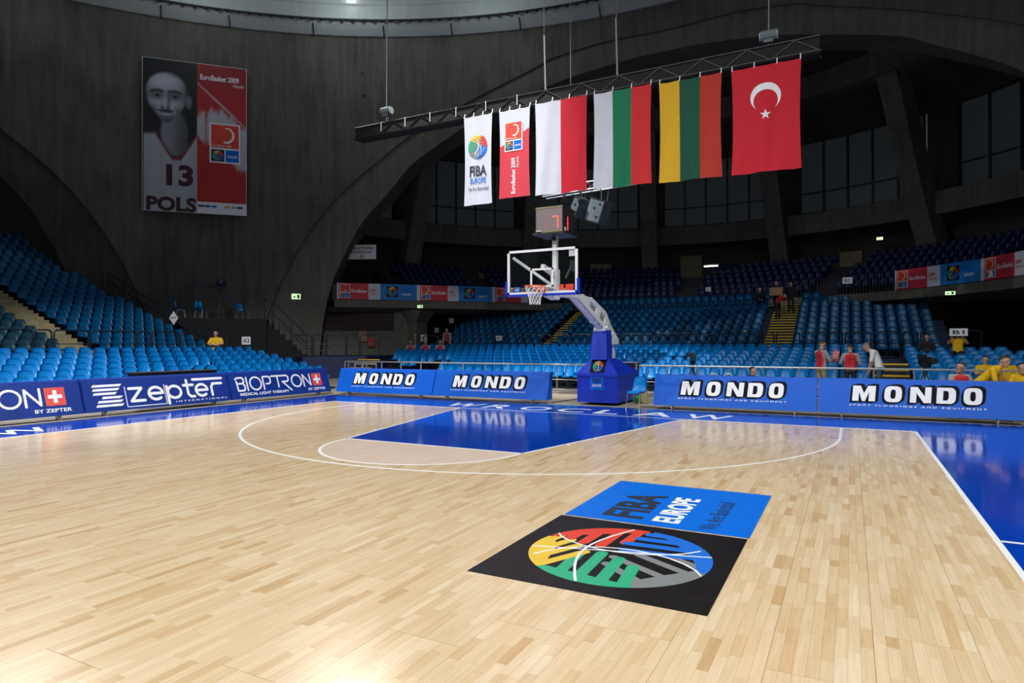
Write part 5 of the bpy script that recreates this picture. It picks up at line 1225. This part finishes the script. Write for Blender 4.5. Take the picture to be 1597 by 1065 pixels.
def person(label, loc, rz, kind='stand', over=None, shirt='shirt_red', sleeve=None, pants='trouser_dark', hair='hair', skin='skin', scale=1.0, voxel=.016, long_sleeve=False, bald=False, side=None, group=None):
    J = pose(kind); J.update(over or {}); V = {k: Vector(v) for k, v in J.items()}
    sleeve = sleeve or shirt; mats = [skin, shirt, sleeve, pants, 'shoe']; side = side or shirt
    S = []   # p,q,r0,r1,mat
    def sg(p, q, r0, r1, m): S.append((V[p] if isinstance(p, str) else Vector(p), V[q] if isinstance(q, str) else Vector(q), r0, r1, m))
    x_ = Vector((1, 0, 0))
    sd = (V['shR'] - V['shL']).normalized()
    for a in (-.075, .075):
        S.append((V['pel'] + x_ * a, V['spine'] + x_ * a * .9, .115, .105, 1 if kind != 'x' else 1)); S.append((V['spine'] + x_ * a * .9, V['chest'] + x_ * a * 1.1, .105, .12, 1))
    S.append((V['chest'] - sd * .07, V['chest'] + sd * .07, .125, .125, 1))
    S.append((V['shL'], V['chest'] + Vector((0, 0, .05)), .07, .09, 2)); S.append((V['shR'], V['chest'] + Vector((0, 0, .05)), .07, .09, 2))
    S.append((V['chest'] + Vector((0, 0, .06)), V['neck'], .085, .062, 1)); sg('neck', 'head', .056, .06, 0)
    lk = Vector(J['look']).normalized(); hu = (V['head'] - V['neck']).normalized(); hc = V['head']
    hu = (hu - lk * hu.dot(lk)).normalized() if abs(hu.dot(lk)) < .95 else Vector((0, 0, 1)); hs = lk.cross(hu).normalized()
    S.append((hc + hu * .03 - lk * .015, hc + hu * .03 + lk * .02, .088, .086, 0)); S.append((hc - hu * .035 + lk * .03, hc - hu * .085 + lk * .055, .066, .045, 0))
    S.append((hc + hu * .015 + lk * .095, hc - hu * .02 + lk * .112, .012, .018, 0))
    for s in (-1, 1): S.append((hc + hs * s * .085 + hu * .01, hc + hs * s * .088 - hu * .02, .018, .014, 0))
    for k, s in (('R', 1), ('L', -1)):
        e, w = V['el' + k], V['wr' + k]; sh = V['sh' + k]
        cut = sh.lerp(e, .8)
        S.append((sh, cut, .068, .058, 2)); S.append((cut, e, .047, .043, 2 if long_sleeve else 0)); S.append((e, w, .045, .032, 2 if long_sleeve else 0))
        fd = (w - e).normalized(); sdv = fd.cross(Vector((0, 0, 1))); sdv = sdv.normalized() if sdv.length > .1 else Vector((1, 0, 0)); dn = sdv.cross(fd).normalized()
        for o_ in (-.02, .02): S.append((w + sdv * o_ * .6, w + fd * .08 + sdv * o_, .022, .022, 0))
        for j, ln in enumerate((.062, .075, .07, .052)):
            b = w + fd * .09 + sdv * (-.033 + .022 * j); m_ = b + fd * ln * .55 - dn * .008; S.append((b, m_, .0115, .011, 0)); S.append((m_, m_ + fd * ln * .4 - dn * .02, .011, .0095, 0))
        b = w + fd * .03 + sdv * .035 * (-s); S.append((b, b + fd * .045 + sdv * .03 * (-s), .013, .012, 0)); S.append((b + fd * .045 + sdv * .03 * (-s), b + fd * .08 + sdv * .032 * (-s), .012, .01, 0))
        sg('hip' + k, 'kn' + k, .088, .062, 3); sg('kn' + k, 'an' + k, .060, .045, 3)
        an = V['an' + k]; fdir = Vector((0, 1, 0)); S.append((an + Vector((0, -.03, -.03)), an + fdir * .15 + Vector((0, 0, -.045)), .045, .036, 4))
    S.append((V['hipL'], V['hipR'], .115, .115, 3))
    mb = MB()
    for p, q, r0, r1, m in S: lathe_cap(mb, p, q, r0, r1)
    me = mb.mesh('tmp'); o = bpy.data.objects.new('tmp', me); col.objects.link(o)
    md = o.modifiers.new('r', 'REMESH'); md.mode = 'VOXEL'; md.voxel_size = voxel
    sm = o.modifiers.new('s', 'SMOOTH'); sm.factor = .5; sm.iterations = 2
    dg = bpy.context.evaluated_depsgraph_get(); body = bpy.data.meshes.new_from_object(o.evaluated_get(dg)); bpy.data.objects.remove(o); bpy.data.meshes.remove(me)
    body.name = 'person'; body.materials.clear()
    mats2 = mats + [side, 'hair']
    for m in mats2: body.materials.append(MATS[m])
    nv = len(body.vertices); co = np.empty(nv * 3); body.vertices.foreach_get('co', co); co = co.reshape(-1, 3)
    best = np.full(nv, 1e9); idx = np.zeros(nv, int)
    for p, q, r0, r1, m in S:
        p_, d_ = np.array(p[:]), np.array((q - p)[:]); L2 = max(1e-9, d_ @ d_); t = np.clip(((co - p_) @ d_) / L2, 0, 1)
        dist = np.linalg.norm(co - p_ - t[:, None] * d_, axis=1) - (r0 + (r1 - r0) * t)
        b = dist < best; best[b] = dist[b]; idx[b] = m
    tz = (V['pel'] - Vector((0, 0, .02)))
    side_m = (idx == 1) & (np.abs(co[:, 0] - V['chest'].x) > .16)
    idx[side_m] = 5
    for s in (-1, 1):
        e = np.array((hc + hs * s * .034 + hu * .022 + lk * .09)[:]); idx[(np.linalg.norm(co - e, axis=1) < .0125)] = 6
    mo = np.array((hc - hu * .055 + lk * .09)[:]); 
    loops = np.array([p.vertices[0] for p in body.polygons]); body.polygons.foreach_set('material_index', idx[loops].astype(np.int32)); body.shade_smooth()
    ob = link('person', body); ob.location = loc; ob.rotation_euler = (0, 0, rz); ob.scale = (scale,) * 3; tag(ob, label, 'person', group)
    # hair cap as a child
    hm = MB(); Mh = Matrix((hs, -lk, hu)).transposed()
    n, m = 16, 10; vs = []; fs = []
    for j in range(m + 1):
        t = math.pi * j / m
        for i in range(n):
            a = 2 * math.pi * i / n; q = Vector((math.sin(t) * math.cos(a), math.sin(t) * math.sin(a), math.cos(t)))
            vs.append(hc + hu * .036 - lk * .012 + Mh @ Vector((q.x * .097, q.y * .112, q.z * .102)))
    for j in range(m):
        for i in range(n):
            a = 2 * math.pi * (i + .5) / n; t = math.pi * (j + .5) / m; back = math.sin(a)
            lim = 1.05 + .75 * max(0, back) + (.25 if abs(back) < .5 else 0) - (.25 if back < -.5 else 0)
            if bald: lim -= .0 if back > .2 else .9
            if t < lim: fs.append((j * n + i, (j + 1) * n + i, (j + 1) * n + (i + 1) % n, j * n + (i + 1) % n))
    used = sorted({i for f in fs for i in f})
    if fs:
        hm.add(vs, fs); h = hm.build('hair', hair, None, True, fix=False); h.parent = ob
    return ob
FACE = lambda x, y: math.atan2(-x, y)      # rotation that turns +y towards (x, y)
ov = dict
# three men at the railing
p = at_y(1281, 560, 7.75); m1 = person('standing man in red and grey shirt and khaki trousers at the railing', (p.x, 7.75, 0), FACE(.75, .65), over=ov(elR=(.27, .10, 1.17), wrR=(.12, .36, 1.22), elL=(-.25, .08, 1.14), wrL=(-.02, .36, 1.18), look=(.3, 1, -.15)), sleeve='shirt_grey', side='shirt_grey', pants='khaki', hair='hair_brown', scale=1.02)
p = at_y(1326, 560, 7.8); m2_ = person('standing man seen from behind in red and grey shirt, dark hair', (p.x, 7.8, 0), FACE(-.15, 1), over=ov(elR=(.29, .0, 1.16), wrR=(.10, .24, 1.20), elL=(-.29, .0, 1.16), wrL=(-.12, .22, 1.12), look=(0, 1, -.2)), sleeve='shirt_grey', side='shirt_grey', pants='trouser_dark', scale=.96)
p = at_y(1372, 560, 7.75); m3 = person('man in white T-shirt and jeans stooping at the railing', (p.x, 7.75, 0), FACE(-.9, .15), over=ov(spine=(0, .06, 1.18), chest=(0, .14, 1.36), neck=(0, .24, 1.46), head=(0, .34, 1.57), shR=(.19, .14, 1.42), shL=(-.19, .14, 1.42), elR=(.24, .20, 1.13), elL=(-.24, .20, 1.13), wrR=(.2, .28, .90), wrL=(-.2, .26, .90), look=(0, .75, -.65)), shirt='shirt_white', pants='jeans', hair='hair_grey', scale=1.03)
p = at_y(1304, 562, 7.75); 
hnd = m1.matrix_basis @ Vector((.05, .46, 1.24)); tag(MB().sph(hnd, (.10, .07, .14), 8, 6).prism([(-.08, 0), (.06, -.02), (.12, .2), (0, .28), (-.06, .18)], lambda a, b: hnd + Vector((a, -.03, b)), lambda a, b: hnd + Vector((a + .02, .04, b))).build('cloth_bundle', mat('pink_red', (.8, .2, .22), .7, var=.6, scale=18) and 'pink_red'), 'crumpled red and white cloth held by the man in khaki trousers', 'cloth')
# man sitting low behind the board
p = at_y(1173, 580, 4.2); person('dark-haired man sitting low behind the blue board, only his head showing', (p.x, 4.2, -.05), FACE(1, -.25), 'sit', over=ov(look=(1, .3, 0) if 0 else (0, 1, 0)), shirt='shirt_black', scale=.87)
c = (p.x, 4.2); plain_chair(Vector((p.x - .18, 4.2, 0)), FACE(-1, .25), 'blue chair behind the board under the dark-haired man')
for k, u in enumerate((1113, 1135)):
    q = at_y(u, 588, 3.6); tag(MB().tube([(q.x - .1, 3.6, .85), (q.x - .08, 3.6, .9), (q.x + .08, 3.6, .9), (q.x + .1, 3.6, .85)], .016, 6).bx(q.x - .02, q.x + .02, 3.58, 3.62, 0, .86).build('metal_hoop', 'rail_white'), 'white hoop just above the blue board, %s of two' % ('left' if k == 0 else 'right'), 'hoop')
# stewards and others at the right
def seat_at(u, Y, z): p = at_y(u, 560, Y); return (p.x, Y, z)
person('seated man in red and grey shirt looking right behind the railing', seat_at(1497, 3.3, .05), FACE(.35, -1), 'sit', over=ov(look=(.75, .6, 0)), sleeve='shirt_grey', side='shirt_grey', hair='hair_brown', scale=.95)
person('seated steward in yellow shirt with glasses and folded arms', seat_at(1536, 8.75, .12), FACE(.2, -1), 'sit', over=ov(elR=(.28, .1, .75), wrR=(-.08, .22, .80), elL=(-.28, .1, .75), wrL=(.08, .2, .84), look=(.3, 1, 0)), shirt='shirt_yellow', scale=.95)
person('steward in yellow shirt leaning far forward to the right over the railing', seat_at(1526, 3.45, -.15), FACE(.95, -.3), over=ov(spine=(0, .14, 1.10), chest=(0, .29, 1.23), neck=(0, .40, 1.33), head=(0, .49, 1.46), shR=(.19, .30, 1.27), shL=(-.19, .30, 1.27), elR=(.25, .36, 1.0), elL=(-.23, .38, 1.0), wrR=(.18, .46, .80), wrL=(-.14, .46, .80), look=(.35, 1, -.1)), shirt='shirt_yellow', hair='hair_brown', scale=1.0)
person('dark-haired steward in yellow shirt half hidden behind the leaning one', seat_at(1570, 8.75, .1), FACE(0, -1), 'sit', shirt='shirt_yellow', scale=.97)
person('balding steward in yellow shirt cut by the right photo edge', seat_at(1596, 3.35, .04), FACE(-.3, -1), 'sit', over=ov(head=(0, .1, 1.14)), shirt='shirt_yellow', hair='hair_grey', bald=True, scale=.98)
for u_, lb_ in ((1497, 'plastic chair behind the board under the seated red-shirted man'), (1596, 'plastic chair behind the board under the balding steward')):
    q = seat_at(u_, 3.3, 0); plain_chair(Vector((q[0], 3.22, 0)), 0, lb_)
person('seated photographer in black with a camera on the chest', seat_at(1446, 13.9, .85), FACE(-.3, -1), 'sit', over=ov(look=(0, 1, -.2)), shirt='shirt_black', long_sleeve=True, scale=.95, voxel=.02)
c = Vector(seat_at(1446, 13.5, .85)); tag(MB().bx(c.x - .09, c.x + .09, 13.42, 13.54, 1.42, 1.55).cyl((c.x, 13.42, 1.48), (c.x, 13.3, 1.48), .05).build('photo_camera', 'dark_metal'), 'dark photo camera in the hands of the photographer in black', 'camera')
person('seated steward in yellow holding up the white B1 sign', seat_at(1494, 13.5, .95), FACE(-.2, -1), 'sit', over=ov(elR=(.3, .08, .80), wrR=(.2, .26, .98), elL=(-.3, .08, .80), wrL=(-.2, .26, .98)), shirt='shirt_yellow', scale=.97, voxel=.02)
person('steward in yellow shirt sitting alone in front of the black platform', tuple(at_d(337, 545, 26.8))[:2] + (1.0,), FACE(.6, -.8), 'sit', over=ov(elR=(.28, .1, .75), wrR=(-.05, .24, .70), elL=(-.28, .1, .75), wrL=(.05, .24, .72)), shirt='shirt_yellow', scale=1.0, voxel=.02)
# musicians in red
for k, (u, lb) in enumerate(((641, 'leftmost of three seated people in red shirts, beside a tall wooden stick'), (664, 'middle one of three seated people in red shirts, under the B1 sign'), (687, 'right one of three seated people in red shirts'))):
    person(lb, seat_at(u, 14.15 - .3 * (k == 2), .72), FACE(.4, -1), 'sit', sleeve='shirt_grey', hair='hair_brown' if k else 'hair', scale=.95, voxel=.022)
person('person in patterned dark red shirt standing behind the seated red shirts', seat_at(697, 15.2, 1.08) , FACE(.2, -1), shirt=(mat('shirt_maroon', (.25, .04, .06), .8, var=.5, scale=10) and 'shirt_maroon'), sleeve='shirt_grey', scale=.86, voxel=.022)
p = at_y(648, 530, 14.0); t = thing('wooden_stick', 'tall pale wooden stick beside the leftmost red-shirted person', 'stick', (p.x, 14, .7)); MB().cyl((p.x, 14, .75), (p.x, 14, 2.2), .025, n=6).build('shaft', 'cardboard', t); MB().sph((p.x, 14, 2.22), .06, 8, 6).build('knob', 'straw', t)
p = at_y(661, 530, 15.95); tag(MB().cyl((p.x, 15.95, 1.1), (p.x, 15.95, 1.95), .02, n=6).build('sign_stick', 'dark_metal'), 'thin dark stick carrying the B1 sign behind the seated red shirts', 'stick')
# group on the wide stair
def on_stair(u, Y): k = (Y - 16.2) / .36; return (at_y(u, 500, Y).x, Y, 1.08 + .145 * math.ceil(k))
person('person in dark clothes sitting at the top of the blue tier left of the stair', (at_y(1186, 470, 22.6).x, 22.4, 3.55), FACE(.2, -1), 'sit', shirt='shirt_black', long_sleeve=True, voxel=.025, scale=.95)
person('person in dark clothes on the wide stair behind a cardboard box', on_stair(1211, 21.8), FACE(0, -1), shirt='shirt_black', long_sleeve=True, voxel=.025, scale=.92, over=ov(wrR=(.15, .3, 1.2), wrL=(-.15, .3, 1.2), elR=(.26, .05, 1.12), elL=(-.26, .05, 1.12)))
c = Vector(on_stair(1211, 21.35)); tag(MB().bx(c.x - .32, c.x + .32, 21.2, 21.45, c.z + .98, c.z + 1.4).build('cardboard_box', 'cardboard'), 'brown cardboard box carried on the wide stair', 'box')
person('person in red shirt bending on the wide stair below the cardboard box', on_stair(1213, 20.6), FACE(.8, -.6), over=ov(spine=(0, .12, 1.12), chest=(0, .3, 1.22), neck=(0, .4, 1.26), head=(0, .5, 1.3), shR=(.19, .3, 1.24), shL=(-.19, .3, 1.24), elR=(.2, .4, .98), elL=(-.2, .4, .98), wrR=(.15, .45, .75), wrL=(-.15, .45, .75)), pants='trouser_dark', voxel=.025, scale=.9)
person('person in black standing with raised arm on the wide stair', on_stair(1234, 21.3), FACE(-.2, -1), shirt='shirt_black', long_sleeve=True, voxel=.025, scale=.93, over=ov(elR=(.38, .05, 1.30), wrR=(.2, .12, 1.52)))
